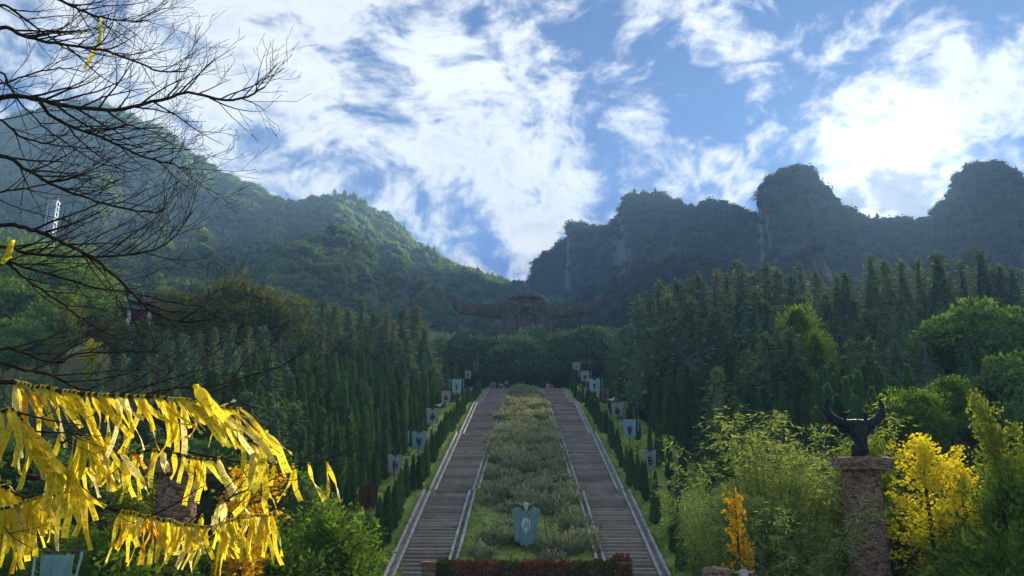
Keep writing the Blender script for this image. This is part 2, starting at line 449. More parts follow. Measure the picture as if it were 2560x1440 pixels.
def build_ground():
    xs = np.unique(np.concatenate([np.arange(-100, 101, 2.0), np.linspace(-1500, -100, 25), np.linspace(100, 1500, 25)]))
    ys = np.unique(np.concatenate([np.arange(-20, 301, 2.0), np.linspace(-500, -20, 12), np.linspace(300, 1500, 25)]))
    X, Y = np.meshgrid(xs, ys, indexing='ij')
    Z = ground(X, Y) + (fbm(X * .12, Y * .12, 3, 5) - .5) * .6 * sstep(14, 18, np.abs(X))
    Z -= .55 * (np.abs(X) < 13.5) * (Y > 20)
    V = np.stack([X, Y, Z], -1).reshape(-1, 3)
    tag(link('ground', make_mesh('ground', V, grid_faces(len(xs), len(ys)), M_GROUND, smooth=True)), 'wooded valley floor rising gently away from the viewer', 'ground', kind='structure')
    # sheets of turf: the garden between the stairs and the lawns beside them
    def sheet(name, x0, x1, mat, label, y0=27.0, bump=.12, seed=1, dz=.03):
        ys = np.arange(y0, 147.0, .5); n = 16
        X = np.array([[x0(y) + (x1(y) - x0(y)) * k / (n - 1) for k in range(n)] for y in ys]); Y = np.repeat(ys[:, None], n, 1)
        Z = prof(Y) + dz + (fbm(X * .9, Y * .9, 3, seed) - .4) * bump
        Z[:, 0] -= .15; Z[:, -1] -= .15
        V = np.stack([X, Y, Z], -1).reshape(-1, 3)
        f = grid_faces(len(ys), n)
        return tag(link(name, make_mesh(name, V, f[:, ::-1], mat, smooth=True)), label, 'grass', kind='structure')
    sheet('garden_slope', lambda y: -W_IN(y) + .1, lambda y: W_IN(y) - .1, M_GARDEN, 'sloping garden of grass and soil between the two stairways', y0=41.5, bump=.3)
    sheet('lawn_left', lambda y: -13.4, lambda y: -6.7, M_LAWN, 'bright grass strip on the left side of the stairs', seed=2, bump=.3)
    sheet('lawn_right', lambda y: 6.7, lambda y: 13.4, M_LAWN, 'bright grass strip on the right side of the stairs', seed=3, bump=.3)
build_ground()
def lawn_z(x, y): return float(prof(y)) if abs(x) < 13.4 else float(ground(x, y))

# ------------------------------------------------------------------ mountains
def polar_pts(pts):
    A = []; E = []; D = []
    for (px, py, d) in pts:
        v = ray(px, py); A.append(math.atan2(v[0], v[1])); E.append(v[2] / math.hypot(v[0], v[1])); D.append(d)
    o = np.argsort(A); return np.array(A)[o], np.array(E)[o], np.array(D, float)[o]
LEFT_RIDGE = [(-700, 420, 900), (-400, 330, 950), (-150, 350, 950), (0, 312, 950), (40, 288, 950), (100, 268, 950), (190, 260, 950), (260, 266, 940), (330, 292, 930), (400, 324, 910), (440, 352, 900),
              (500, 397, 880), (560, 432, 860), (640, 472, 840), (700, 498, 820), (740, 509, 800), (790, 494, 780), (850, 489, 760), (900, 502, 750), (960, 538, 740), (1000, 567, 730),
              (1050, 612, 720), (1100, 650, 720), (1160, 668, 740), (1220, 692, 760), (1290, 716, 780), (1350, 745, 780), (1420, 790, 760), (1500, 840, 740)]
SPUR_A = [(520, 800, 430), (580, 730, 430), (640, 668, 430), (700, 624, 425), (750, 604, 420), (785, 602, 415), (820, 620, 410), (850, 655, 405), (880, 705, 400), (905, 760, 395), (930, 830, 390)]
SPUR_B = [(700, 690, 540), (760, 620, 540), (820, 583, 535), (850, 578, 530), (885, 600, 525), (920, 645, 515), (950, 700, 505), (985, 770, 495), (1010, 840, 490)]
SPUR_C = [(240, 700, 560), (330, 620, 560), (420, 600, 560), (500, 640, 550), (560, 700, 545), (620, 780, 540)]
SPUR_D = [(960, 800, 560), (1010, 720, 570), (1060, 690, 580), (1120, 700, 580), (1180, 740, 570), (1240, 790, 560)]
RIGHT_RIDGE = [(1180, 850, 640), (1250, 790, 660), (1295, 730, 680), (1325, 700, 680), (1332, 690, 675), (1336, 655, 670), (1360, 636, 660), (1390, 624, 650), (1415, 600, 645), (1422, 563, 640), (1440, 562, 635), (1462, 566, 630), (1500, 566, 620),
               (1530, 562, 610), (1545, 538, 605), (1558, 510, 600), (1572, 490, 600), (1600, 483, 595), (1650, 490, 590), (1690, 506, 585), (1715, 520, 585), (1740, 510, 580), (1780, 500, 575), (1810, 506, 575), (1850, 524, 570), (1885, 540, 570),
               (1893, 530, 565), (1898, 472, 560), (1915, 450, 555), (1945, 434, 550), (1980, 422, 550), (2020, 428, 550), (2050, 450, 550), (2075, 480, 550), (2110, 515, 550), (2150, 540, 555), (2200, 550, 560), (2260, 550, 560), (2310, 540, 555), (2345, 506, 550),
               (2380, 450, 545), (2410, 412, 540), (2450, 400, 540), (2500, 404, 540), (2545, 428, 540), (2600, 470, 540), (2700, 520, 545), (2850, 440, 550), (3050, 480, 560), (3400, 560, 560)]
RSPUR_A = [(1500, 830, 430), (1560, 740, 440), (1620, 680, 450), (1680, 650, 455), (1760, 640, 455), (1840, 660, 445), (1900, 720, 430)]
RSPUR_B = [(2080, 760, 390), (2180, 690, 400), (2280, 650, 405), (2380, 640, 405), (2480, 690, 400), (2560, 760, 390)]
class Massif:
    def __init__(s, layers, R0, z0, seed): s.L = [(polar_pts(l), c, p) for (l, c, p) in layers]; s.R0 = R0; s.z0 = z0; s.seed = seed
    def z(s, a, r):
        x = r * np.sin(a); y = r * np.cos(a); best = None
        for k, ((A, E, D), cliff, p) in enumerate(s.L):
            inside = (a > A[0] - 1e-4) & (a < A[-1] + 1e-4)
            Rr = np.interp(a, A, D); zr = Rr * np.interp(a, A, E) - 4.5
            t = (r - s.R0) / (Rr - s.R0); tc = np.clip(t, 0, 1)
            f = (1 - cliff) * tc ** p + cliff * sstep(.78, 1.0, tc)
            zz = s.z0 + (zr - s.z0) * f
            wob = (fbm(x / 80, y / 80, 4, s.seed + k) - .5) * 74 + (np.abs(fbm(a * 26, r / 420, 3, s.seed + 9 + k) - .5) - .14) * 50
            zz = zz + wob * (tc * (1 - tc) * 4) ** .8 * np.clip((zr - s.z0) / 140, .1, 1.2)
            zz = np.where(t > 1, zr - (r - Rr) * .75, zz)
            zz = np.where(inside, zz, -50)
            best = zz if best is None else np.maximum(best, zz)
        return best
    def mesh(s, name, a0, a1, na, r0, r1, nr, label, mat):
        a = np.linspace(a0, a1, na); r = np.linspace(r0, r1, nr)
        A, Rr = np.meshgrid(a, r, indexing='ij'); Z = s.z(A, Rr)
        V = np.stack([Rr * np.sin(A), Rr * np.cos(A), Z], -1).reshape(-1, 3)
        return tag(link(name, make_mesh(name, V, grid_faces(na, nr)[:, ::-1], mat, smooth=True)), label, 'mountain', kind='structure')
def az(px, py=600): v = ray(px, py); return math.atan2(v[0], v[1])
LEFT_RIDGE = [(px, py, d * float(np.interp(px, [700, 1000, 1290], [1.0, 1.3, 1.6]))) for px, py, d in LEFT_RIDGE]
SPUR_D = [(px, py, d * 1.5) for px, py, d in SPUR_D]
ML = Massif([(LEFT_RIDGE, 0.0, 1.3), (SPUR_A, 0.0, .8), (SPUR_B, 0.0, .85), (SPUR_C, 0.0, .9), (SPUR_D, 0.0, 1.1)], 270, 46, 11)
RIGHT_RIDGE = [(px, py, d * float(np.interp(px, [1300, 1700], [1.75, 1.35]))) for px, py, d in RIGHT_RIDGE]
RSPUR_A = [(px, py, d * 1.1) for px, py, d in RSPUR_A]; RSPUR_B = [(px, py, d * 1.1) for px, py, d in RSPUR_B]
MR = Massif([(RIGHT_RIDGE, .32, 1.15), (RSPUR_A, 0.0, .85), (RSPUR_B, 0.1, .85)], 270, 46, 31)
ML.mesh('mountain_left', az(-700, 400), az(1495, 800), 440, 268, 1480, 160, 'tall forested mountain filling the left side under the clouds', M_ROCK)
MR.mesh('mountain_right', az(1185, 800), az(3390, 560), 620, 268, 1400, 160, 'dark craggy ridge with wooded peaks on the right, below the sun', M_ROCK)

# ------------------------------------------------------------------ plants: leaf meshes
def unit(v): return v / (np.linalg.norm(v, axis=-1, keepdims=True) + 1e-9)
def leaves(C, D, N, L, Wd, tones):
    """diamond leaves at C, pointing along D, facing N"""
    C = np.asarray(C, float); D = unit(np.asarray(D, float)); n = len(C)
    S = unit(np.cross(D, np.asarray(N, float)))
    L = np.broadcast_to(np.asarray(L, float), (n,))[:, None]; Wd = np.broadcast_to(np.asarray(Wd, float), (n,))[:, None]
    V = np.stack([C, C + D * L * .45 + S * Wd * .5, C + D * L, C + D * L * .45 - S * Wd * .5], 1).reshape(-1, 3)
    F = np.arange(4 * n).reshape(n, 4)
    return V, F, np.repeat(np.broadcast_to(tones, (n,)), 4)
def rdir(n, r=rng): return unit(r.normal(size=(n, 3)))
def merge(parts):
    V = []; F = []; T = []; k = 0
    for (v, f, t) in parts: V.append(v); F.append(np.asarray(f) + k); T.append(t); k += len(v)
    return np.concatenate(V), np.concatenate(F), np.concatenate(T)
def core_shape(prof_r, zs, n=8, tone_=0.0, jit=.15, r=rng):
    V = []; F = []
    for i, (z, q) in enumerate(zip(zs, prof_r)):
        for j in range(n):
            a = 2 * math.pi * j / n + i * .3; k = q * (1 + r.normal() * jit); V.append((k * math.cos(a), k * math.sin(a), z))
    for i in range(len(zs) - 1):
        for j in range(n): F.append((i * n + j, i * n + (j + 1) % n, (i + 1) * n + (j + 1) % n, (i + 1) * n + j))
    return np.array(V), np.array(F), np.full(len(V), tone_)

def cypress_mesh(seed, H=4.2, Rm=.52):
    r = np.random.default_rng(seed); n = 900
    def pr(t): return Rm * np.clip(1 - t, 0, 1) ** .72 * np.clip(t / .10 + .45, 0, 1)
    t = r.random(n) ** 1.1; a = r.random(n) * 2 * math.pi
    lob = 1 + .13 * np.sin(3 * a + seed + t * 9) + .10 * np.sin(7 * a + t * 23 + seed) 
    q = pr(t) * lob * (.78 + .3 * r.random(n))
    C = np.stack([q * np.cos(a), q * np.sin(a), .18 + t * (H - .35)], 1)
    O = np.stack([np.cos(a), np.sin(a), np.zeros(n)], 1)
    D = unit(O * .26 + np.array([0, 0, 1.0]) + rdir(n, r) * .20)
    N = unit(O + rdir(n, r) * .5)
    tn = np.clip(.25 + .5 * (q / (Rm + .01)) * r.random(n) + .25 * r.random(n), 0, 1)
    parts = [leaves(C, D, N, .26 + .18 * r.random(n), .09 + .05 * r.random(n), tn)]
    zs = np.array([.15, .5, 1.2, 2.2, 3.2, H - .2]); parts.append(core_shape(.72 * pr((zs - .15) / H) + .02, zs, 7, .05, .1, r))
    return parts
def cedar_mesh(seed, H=14.0, Rm=3.6):
    r = np.random.default_rng(seed); C = []; D = []; N = []; L = []; T = []
    lev = 26
    for i in range(lev):
        t = i / (lev - 1); z0 = 1.2 + t * (H - 1.7); nb = int(8 - 3 * t)
        for b in range(nb):
            a = 2 * math.pi * (b + r.random()) / nb; ln = (Rm * (1 - t) ** .75 + .35) * (.7 + .45 * r.random())
            k = max(4, int(ln * 4.5)); s = (np.arange(k) + r.random(k)) / k
            rad = s * ln; zz = z0 + .18 * ln * s - .33 * ln * s * s + r.normal(0, .06, k)
            side = r.normal(0, .16, k) * ln * (1 - s * .6)
            ca, sa = math.cos(a), math.sin(a)
            for q in range(k):
                C.append((rad[q] * ca - side[q] * sa, rad[q] * sa + side[q] * ca, zz[q]))
                D.append((ca + r.normal(0, .5), sa + r.normal(0, .5), -.12 + r.normal(0, .25))); N.append((r.normal(0, .3), r.normal(0, .3), 1.0))
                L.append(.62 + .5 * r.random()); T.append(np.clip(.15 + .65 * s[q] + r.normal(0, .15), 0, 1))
    m = 60; t = r.random(m); a = r.random(m) * 6.28
    C += [(.12 * math.cos(x), .12 * math.sin(x), H - 1.6 + 1.5 * y) for x, y in zip(a, t)]; D += [(math.cos(x), math.sin(x), .9) for x in a]
    N += [(-math.sin(x), math.cos(x), 0) for x in a]; L += list(.25 + .3 * (1 - t)); T += list(.6 + .3 * t)
    L = np.array(L)
    zs = np.array([.8, 2.2, 5, 8, 11, H - .6]); tt = (zs - 1) / (H - 1)
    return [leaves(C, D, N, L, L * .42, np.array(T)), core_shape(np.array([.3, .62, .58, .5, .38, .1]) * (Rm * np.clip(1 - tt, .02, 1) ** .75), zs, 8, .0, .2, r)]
def crown_mesh(seed, Rx=3.4, Rz=3.2, zc=5.2, lobes=22, per=95, leaf=.46, rmin=.55, layered=0.0, core=.62, droop=0.0, spread=1.0, slim=.6, zmin=None):
    r = np.random.default_rng(seed); parts = []
    dirs = rdir(lobes, r); dirs[:, 2] = np.abs(dirs[:, 2]) * 1.1 - .35
    for k in range(lobes):
        d = dirs[k]; rr = (rmin + (1.05 - rmin) * r.random())
        c = np.array([d[0] * Rx * rr, d[1] * Rx * rr, zc + d[2] * Rz * rr]); lr = Rx * (.30 + .20 * r.random())
        n = int(per * (lr / (Rx * .4)) ** 1.5); o = rdir(n, r); q = lr * (.70 + .38 * r.random(n))
        P = c + o * q[:, None] * np.array([1.08, 1.08, .72 - .25 * layered])
        D = unit(o + rdir(n, r) * .8 + np.array([0, 0, -droop])); Nn = unit(o * (1 - layered) + np.array([0, 0, .7 + layered]) + rdir(n, r) * .45)
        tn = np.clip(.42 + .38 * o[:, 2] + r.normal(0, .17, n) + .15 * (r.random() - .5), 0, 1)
        l = leaf * (.7 + .6 * r.random(n)); parts.append(leaves(P, D, Nn, l, l * slim, tn))
    zs = np.linspace(zc - Rz * .75, zc + Rz * .72, 6); pr = core * Rx * np.sqrt(np.clip(1 - ((zs - zc) / (Rz * .8)) ** 2, .01, 1))
    parts.append(core_shape(pr, zs, 8, .0, .16, r))
    return parts
def bamboo_mesh(seed, H=7.5, culms=20, spread=1.5):
    r = np.random.default_rng(seed); C = []; D = []; N = []; L = []; T = []; tubes = MB()
    for c in range(culms):
        a = r.random() * 6.28; b = spread * math.sqrt(r.random()); base = np.array([b * math.cos(a), b * math.sin(a), 0]); h = H * (.62 + .42 * r.random())
        lean = unit(np.array([math.cos(a) + r.normal(0, .4), math.sin(a) + r.normal(0, .4), 0])); bend = (.10 + .22 * r.random()) * h
        s = np.linspace(0, 1, 8); P = base + lean * (bend * s[:, None] ** 2.2) + np.array([0, 0, 1.0]) * (h * (s - .14 * s ** 4))[:, None]
        tubes.tube(P, .022 * (1 - .8 * s), 4, caps=False)
        nn = 18
        for k in range(nn):
            u = .24 + .76 * (k + r.random()) / nn; p = np.array([np.interp(u, s, P[:, i]) for i in range(3)])
            for w in range(2):
                aa = r.random() * 6.28; od = np.array([math.cos(aa), math.sin(aa), .25]); ln = (1.15 - .55 * u) * (.5 + .7 * r.random()) * H / 7.5
                m = 12
                for q in range(m):
                    f = (q + .6) / m; pt = p + od * ln * f + np.array([0, 0, -.55 * ln * f * f]); C.append(pt + r.normal(0, .06, 3))
                    D.append(od * .9 + np.array([r.normal(0, .45), r.normal(0, .45), -.45 + r.normal(0, .25)])); N.append((r.normal(0, .5), r.normal(0, .5), 1))
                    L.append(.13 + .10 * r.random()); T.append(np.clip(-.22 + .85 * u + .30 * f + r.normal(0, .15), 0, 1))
    L = np.array(L); return [leaves(C, D, N, L, L * .27, np.array(T))], tubes
def ginkgo_mesh(seed, H=7.0, Rm=1.75, nb=40, gap=.42, leaf=.105, top=1.0):
    r = np.random.default_rng(seed); C = []; D = []; N = []; L = []; T = []; tubes = MB()
    s = np.linspace(0, 1, 8); tr = np.stack([.12 * np.sin(s * 4 + seed), .12 * np.cos(s * 3 + seed), H * s * .97], 1); tubes.tube(tr, .10 * (1 - .9 * s) + .008, 6)
    for b in range(nb):
        t = .14 + .84 * (b + r.random()) / nb; a = b * 2.4 + r.random(); p = np.array([np.interp(t, s, tr[:, i]) for i in range(3)])
        ln = (Rm * math.sin(math.pi * min(1, .25 + .75 * (1 - t))) ** .8 * (1.15 - .6 * t) + .25) * (.35 + .85 * r.random())
        d = unit(np.array([math.cos(a), math.sin(a), .55 + .6 * t])); P = np.stack([p + d * ln * q + np.array([0, 0, .12 * ln * q * q]) for q in (0, .35, .7, 1)]); tubes.tube(P, np.array([.03, .022, .014, .006]) * (1.1 - t), 4, caps=False)
        k = int(26 * ln + 5)
        if r.random() < gap: k = k // 4
        for q in range(k):
            u = .12 + .9 * r.random(); c = p + d * ln * u + r.normal(0, .13, 3) * (1.1 - .3 * u)
            for w in range(7):
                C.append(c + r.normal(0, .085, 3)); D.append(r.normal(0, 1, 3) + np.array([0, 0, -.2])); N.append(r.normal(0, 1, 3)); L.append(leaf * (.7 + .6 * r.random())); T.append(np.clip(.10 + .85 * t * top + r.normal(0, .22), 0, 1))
    L = np.array(L); return [leaves(C, D, N, L, L * .9, np.array(T))], tubes
def feather_mesh(seed, H=6.0, Rx=2.6):
    """loose shrub-like tree with many upright leafy sprays"""
    r = np.random.default_rng(seed); C = []; D = []; N = []; L = []; T = []; tubes = MB()
    tubes.tube([(0, 0, 0), (.1, 0, H * .3), (0, .1, H * .6)], [.13, .09, .04], 6)
    for b in range(240):
        o = rdir(1, r)[0]; o[2] = abs(o[2]) * 1.1 - .15; q = .35 + .65 * r.random() ** .6
        e = np.array([o[0] * Rx * q, o[1] * Rx * q, H * .52 + o[2] * H * .44 * q]); st = np.array([e[0] * .35, e[1] * .35, e[2] - .28 * H * .5])
        if b % 5 == 0: tubes.tube([st * [.3, .3, .8], (st + e) / 2, e], [.035, .02, .006], 4, caps=False)
        m = 26
        for k in range(m):
            f = (k + r.random()) / m; c = st + (e - st) * f + r.normal(0, .10, 3); C.append(c)
            D.append(unit(e - st) + rdir(1, r)[0] * .9); N.append(r.normal(0, 1, 3)); L.append(.15 + .10 * r.random()); T.append(np.clip(.1 + .35 * f * q + .4 * (c[2] / H) + r.normal(0, .15), 0, 1))
    L = np.array(L); return [leaves(C, D, N, L, L * .45, np.array(T)), core_shape([.2, .9, 1.1, .6, .1], np.array([.15, .3, .5, .68, .8]) * H, 7, 0, .2, r)], tubes
def shrub_mesh(seed, H=.75, Rx=.75):
    r = np.random.default_rng(seed); n = 330; o = rdir(n, r); o[:, 2] = np.abs(o[:, 2]); lob = 1 + .25 * np.sin(4 * np.arctan2(o[:, 1], o[:, 0]) + seed)
    q = (.6 + .45 * r.random(n)) * lob; P = o * q[:, None] * np.array([Rx, Rx, H * .85]); P[:, 2] += .05
    D = unit(o * .7 + rdir(n, r) * .5 + np.array([0, 0, .55])); l = .16 + .13 * r.random(n)
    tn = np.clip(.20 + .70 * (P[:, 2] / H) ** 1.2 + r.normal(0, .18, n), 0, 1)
    return [leaves(P, D, unit(o + rdir(n, r) * .6), l, l * .34, tn), core_shape([.6 * Rx, .62 * Rx, .4 * Rx, .05], np.array([0, .3, .6, .78]) * H, 7, .25, .15, r)]
def tuft_mesh(seed):
    r = np.random.default_rng(seed); n = 16; a = r.random(n) * 6.28; b = .22 * r.random(n)
    C = np.stack([b * np.cos(a), b * np.sin(a), np.zeros(n)], 1); D = np.stack([np.cos(a) * .5, np.sin(a) * .5, np.ones(n)], 1) + r.normal(0, .2, (n, 3))
    return [leaves(C, D, np.stack([np.cos(a), np.sin(a), .2 * np.ones(n)], 1), .16 + .16 * r.random(n), .035, np.clip(r.normal(.5, .25, n), 0, 1))]
def hill_crown(seed, conifer=False):
    if conifer:
        p = cedar_mesh(seed, 9.0, 2.2); v, f, t = p[0]; k = np.arange(len(f))[::4]
        f = f[k]; v4 = v[f.ravel()]; c = v4.reshape(-1, 4, 3).mean(1, keepdims=True); v4 = (c + (v4.reshape(-1, 4, 3) - c) * 1.9).reshape(-1, 3)
        return [(v4, np.arange(len(v4)).reshape(-1, 4), np.repeat(t[f[:, 0]], 4)), p[1]]
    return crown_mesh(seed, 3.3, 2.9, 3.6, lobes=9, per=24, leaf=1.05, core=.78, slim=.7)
def leafmesh(name, parts, mat):
    V, F, T = merge(parts); return make_mesh(name, V, F, mat, attr=T)

def trunk_mesh(name, h, r0, r1, limbs=0, seed=0, mat=None):
    r = np.random.default_rng(seed); b = MB(); s = np.linspace(0, 1, 6)
    b.tube(np.stack([.04 * h * np.sin(s * 3 + seed) * s, .04 * h * np.cos(s * 2.5 + seed) * s, -.3 + (h + .3) * s], 1), r0 + (r1 - r0) * s, 7)
    for k in range(limbs):
        a = r.random() * 6.28; z = h * (.4 + .5 * r.random()); e = np.array([math.cos(a), math.sin(a), .8]) * h * .38
        b.tube([np.array([0, 0, z]), np.array([0, 0, z]) + e * .5 + np.array([0, 0, -.05]), np.array([0, 0, z]) + e], [r1 * 1.2, r1 * .8, r1 * .3], 5, caps=False)
    return b.mesh(name, mat or M_BARK)

# ------------------------------------------------------------------ scattering (uncountable growth)
def scatter(name, pts, scl, rot, idx, meshes, label, cat, seed=0):
    src = bpy.data.collections.new(name + '_sources')
    for i, m in enumerate(meshes):
        o = bpy.data.objects.new('%s_source_%02d' % (name, i), m); src.objects.link(o)
    me = bpy.data.meshes.new(name); n = len(pts)
    me.vertices.add(n); me.vertices.foreach_set('co', np.asarray(pts, np.float32).ravel())
    for nm, ty, dat in (('idx', 'INT', np.asarray(idx, np.int32)), ('rot', 'FLOAT', np.asarray(rot, np.float32)), ('scl', 'FLOAT', np.asarray(scl, np.float32))):
        a = me.attributes.new(nm, ty, 'POINT'); a.data.foreach_set('value', dat)
    o = link(name, me); nt = bpy.data.node_groups.new(name, 'GeometryNodeTree'); g = G(nt)
    nt.interface.new_socket('Geometry', in_out='INPUT', socket_type='NodeSocketGeometry'); nt.interface.new_socket('Geometry', in_out='OUTPUT', socket_type='NodeSocketGeometry')
    gi = g.n('NodeGroupInput'); go = g.n('NodeGroupOutput'); iop = g.n('GeometryNodeInstanceOnPoints'); ci = g.n('GeometryNodeCollectionInfo')
    ci.inputs['Collection'].default_value = src; ci.inputs['Separate Children'].default_value = True; ci.inputs['Reset Children'].default_value = True
    def na(nm, ty):
        x = g.n('GeometryNodeInputNamedAttribute'); x.data_type = ty; x.inputs['Name'].default_value = nm; return x.outputs[0]
    cx = g.n('ShaderNodeCombineXYZ'); g.put(cx.inputs[2], na('rot', 'FLOAT')); e2r = g.n('FunctionNodeEulerToRotation'); g.put(e2r.inputs[0], cx.outputs[0])
    nt.links.new(gi.outputs[0], iop.inputs['Points']); nt.links.new(ci.outputs[0], iop.inputs['Instance']); iop.inputs['Pick Instance'].default_value = True
    nt.links.new(na('idx', 'INT'), iop.inputs['Instance Index']); nt.links.new(e2r.outputs[0], iop.inputs['Rotation']); nt.links.new(na('scl', 'FLOAT'), iop.inputs['Scale'])
    nt.links.new(iop.outputs[0], go.inputs[0])
    o.modifiers.new('scatter', 'NODES').node_group = nt
    return tag(o, label, cat, kind='stuff')

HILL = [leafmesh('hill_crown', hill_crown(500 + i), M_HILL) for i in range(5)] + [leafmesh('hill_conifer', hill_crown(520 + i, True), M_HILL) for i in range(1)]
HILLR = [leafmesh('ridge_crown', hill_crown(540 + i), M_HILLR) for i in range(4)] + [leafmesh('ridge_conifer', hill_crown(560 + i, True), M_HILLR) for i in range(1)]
def forest(M, a0, a1, r0, r1, n, seed, meshes, name, label, rockcut):
    r = np.random.default_rng(seed); a = a0 + (a1 - a0) * r.random(n); rr = np.sqrt(r0 ** 2 + (r1 ** 2 - r0 ** 2) * r.random(n))
    z = M.z(a, rr); e = 2.0; sl = np.hypot((M.z(a, rr + e) - M.z(a, rr - e)) / (2 * e), (M.z(a + e / rr, rr) - M.z(a - e / rr, rr)) / (2 * e))
    (A, E, D), _, _ = M.L[0]; ok = (z > ground(rr * np.sin(a), rr * np.cos(a)) - 2) & (rr < np.interp(a, A, D) + 20) & (r.random(n) < np.clip(rockcut - sl, .34, 1))
    a, rr, z, sl = a[ok], rr[ok], z[ok], sl[ok]; m = len(a)
    sc = (.45 + .95 * r.random(m) ** 1.8) * (.75 + .55 * fbm(rr * np.sin(a) / 45, rr * np.cos(a) / 45, 2, seed + 3)) * np.clip(rr / 640, .85, 1.5); idx = r.integers(0, len(meshes), m)
    con = idx == len(meshes) - 1; idx = np.where(con & (r.random(m) < .6), r.integers(0, len(meshes) - 1, m), idx)
    P = np.stack([rr * np.sin(a), rr * np.cos(a), z - 1.6 * sc - .8 * np.clip(sl, 0, 2)], 1)
    scatter(name, P, sc, r.random(m) * 6.28, idx, meshes, label, 'forest'); print(name, m)
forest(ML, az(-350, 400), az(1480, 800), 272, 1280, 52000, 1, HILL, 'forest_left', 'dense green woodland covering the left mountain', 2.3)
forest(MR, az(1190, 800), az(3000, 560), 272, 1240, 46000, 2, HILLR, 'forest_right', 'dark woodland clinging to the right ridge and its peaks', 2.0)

# ------------------------------------------------------------------ stairways
def unit_step():
    b = MB()                          # tread slab with a nosing over a recessed riser; x is scaled per step
    b.box((0, .30, -.03), (1, .64, .06), tone=.7); b.box((0, .306, -.21), (1, .622, .30), tone=.3)
    return b.mesh('step', M_STEP)
def bevel_block(name, size, mat, bev=.03, seg=1):
    bm = bmesh.new(); bmesh.ops.create_cube(bm, size=1.0); bmesh.ops.scale(bm, vec=size, verts=bm.verts)
    bmesh.ops.bevel(bm, geom=bm.edges[:], offset=bev, segments=seg, affect='EDGES')
    me = bpy.data.meshes.new(name); bm.to_mesh(me); bm.free(); me.materials.append(mat); return me
def build_stairs(sign, side):
    root = tag(empty('stone_stairway', (sign * 5.0, 27, -8)), 'long dark stone stairway climbing the %s side of the central garden' % side, 'stairs', 'stairways')
    base = np.array(root.location)
    def put(name, me, P, parent=root, rot=None, scale=None): return link(name, me, parent, np.array(P) - base, rot, scale)
    st = unit_step(); stone = bevel_block('curb_stone', (.14, 1.50, .32), M_CURB)
    rr = np.random.default_rng(3 + sign)
    landings = []
    for k, (y0, z0, y1, z1) in enumerate(FLIGHTS):
        n = int(round((z1 - z0) / .15)); run = (y1 - y0) / n; rise = (z1 - z0) / n
        for i in range(n):
            y = y0 + i * run; a, b = W_IN(y), W_OUT(y)
            put('step', st, (sign * (a + b) / 2, y, z0 + (i + 1) * rise + rr.normal(0, .006)), scale=(b - a, run / .6, 1))
        y2 = FLIGHTS[k + 1][0] if k < 3 else 157.0
        a, b = W_IN(y1) - .5, W_OUT(y1) + .5
        if k < 3: b_ = MB().box((sign * (a + b) / 2 - base[0], (y1 + y2) / 2 + .05 - base[1], z1 - .2 - base[2]), (b - a, y2 - y1, .4)); b_.build('landing', M_STEP, root)
        # parapets: two rows of curb stones with a channel between them, on either side
        for edge in (0, 1):
            mid = lambda y: sign * ((W_OUT(y) + .30) if edge else (W_IN(y) - .30))
            s = (z1 - z0) / (y1 - y0); ang = math.atan(s); ln = math.hypot(y1 - y0, z1 - z0); m = int(ln / 1.52)
            dx = (mid(y1) - mid(y0)) / (y1 - y0)
            ch = MB(); c0 = np.array([mid(y0), y0, z0 + .02]) - base; c1 = np.array([mid(y1), y1, z1 + .02]) - base
            w = .14; ch.add([c0 + [-w, 0, 0], c0 + [w, 0, 0], c1 + [w, 0, 0], c1 + [-w, 0, 0], c0 + [-w, 0, -.6], c0 + [w, 0, -.6], c1 + [w, 0, -.6], c1 + [-w, 0, -.6]], [(0, 1, 2, 3), (4, 7, 6, 5), (0, 4, 5, 1), (2, 6, 7, 3), (0, 3, 7, 4), (1, 5, 6, 2)])
            par = ch.build('parapet', M_STEP, root)
            for row in (-1, 1):
                outer = (row * sign > 0) == bool(edge)
                for i in range(m):
                    f = (i + .5) / m; y = y0 + f * (y1 - y0)
                    h = .15 if outer else .08
                    link('curb_stone', stone, par, np.array([mid(y) + row * .19, y, z0 + s * (y - y0) + h + rr.normal(0, .008)]) - base, (ang, rr.normal(0, .01), -dx + rr.normal(0, .006)), (1, ln / m / 1.52, 1))
    return root
build_stairs(-1, 'left'); build_stairs(1, 'right')
b = MB(); b.box((0, 152.0, 17.66), (26, 11.5, .3)); tag(b.build('plaza', M_STEP), 'paved terrace at the head of the stairs', 'terrace', kind='structure')
b = MB(); b.box((0, 20.4, -8.1), (40, 13, .3)); tag(b.build('forecourt', M_STEP), 'paved forecourt at the foot of the stairs', 'pavement', kind='structure')

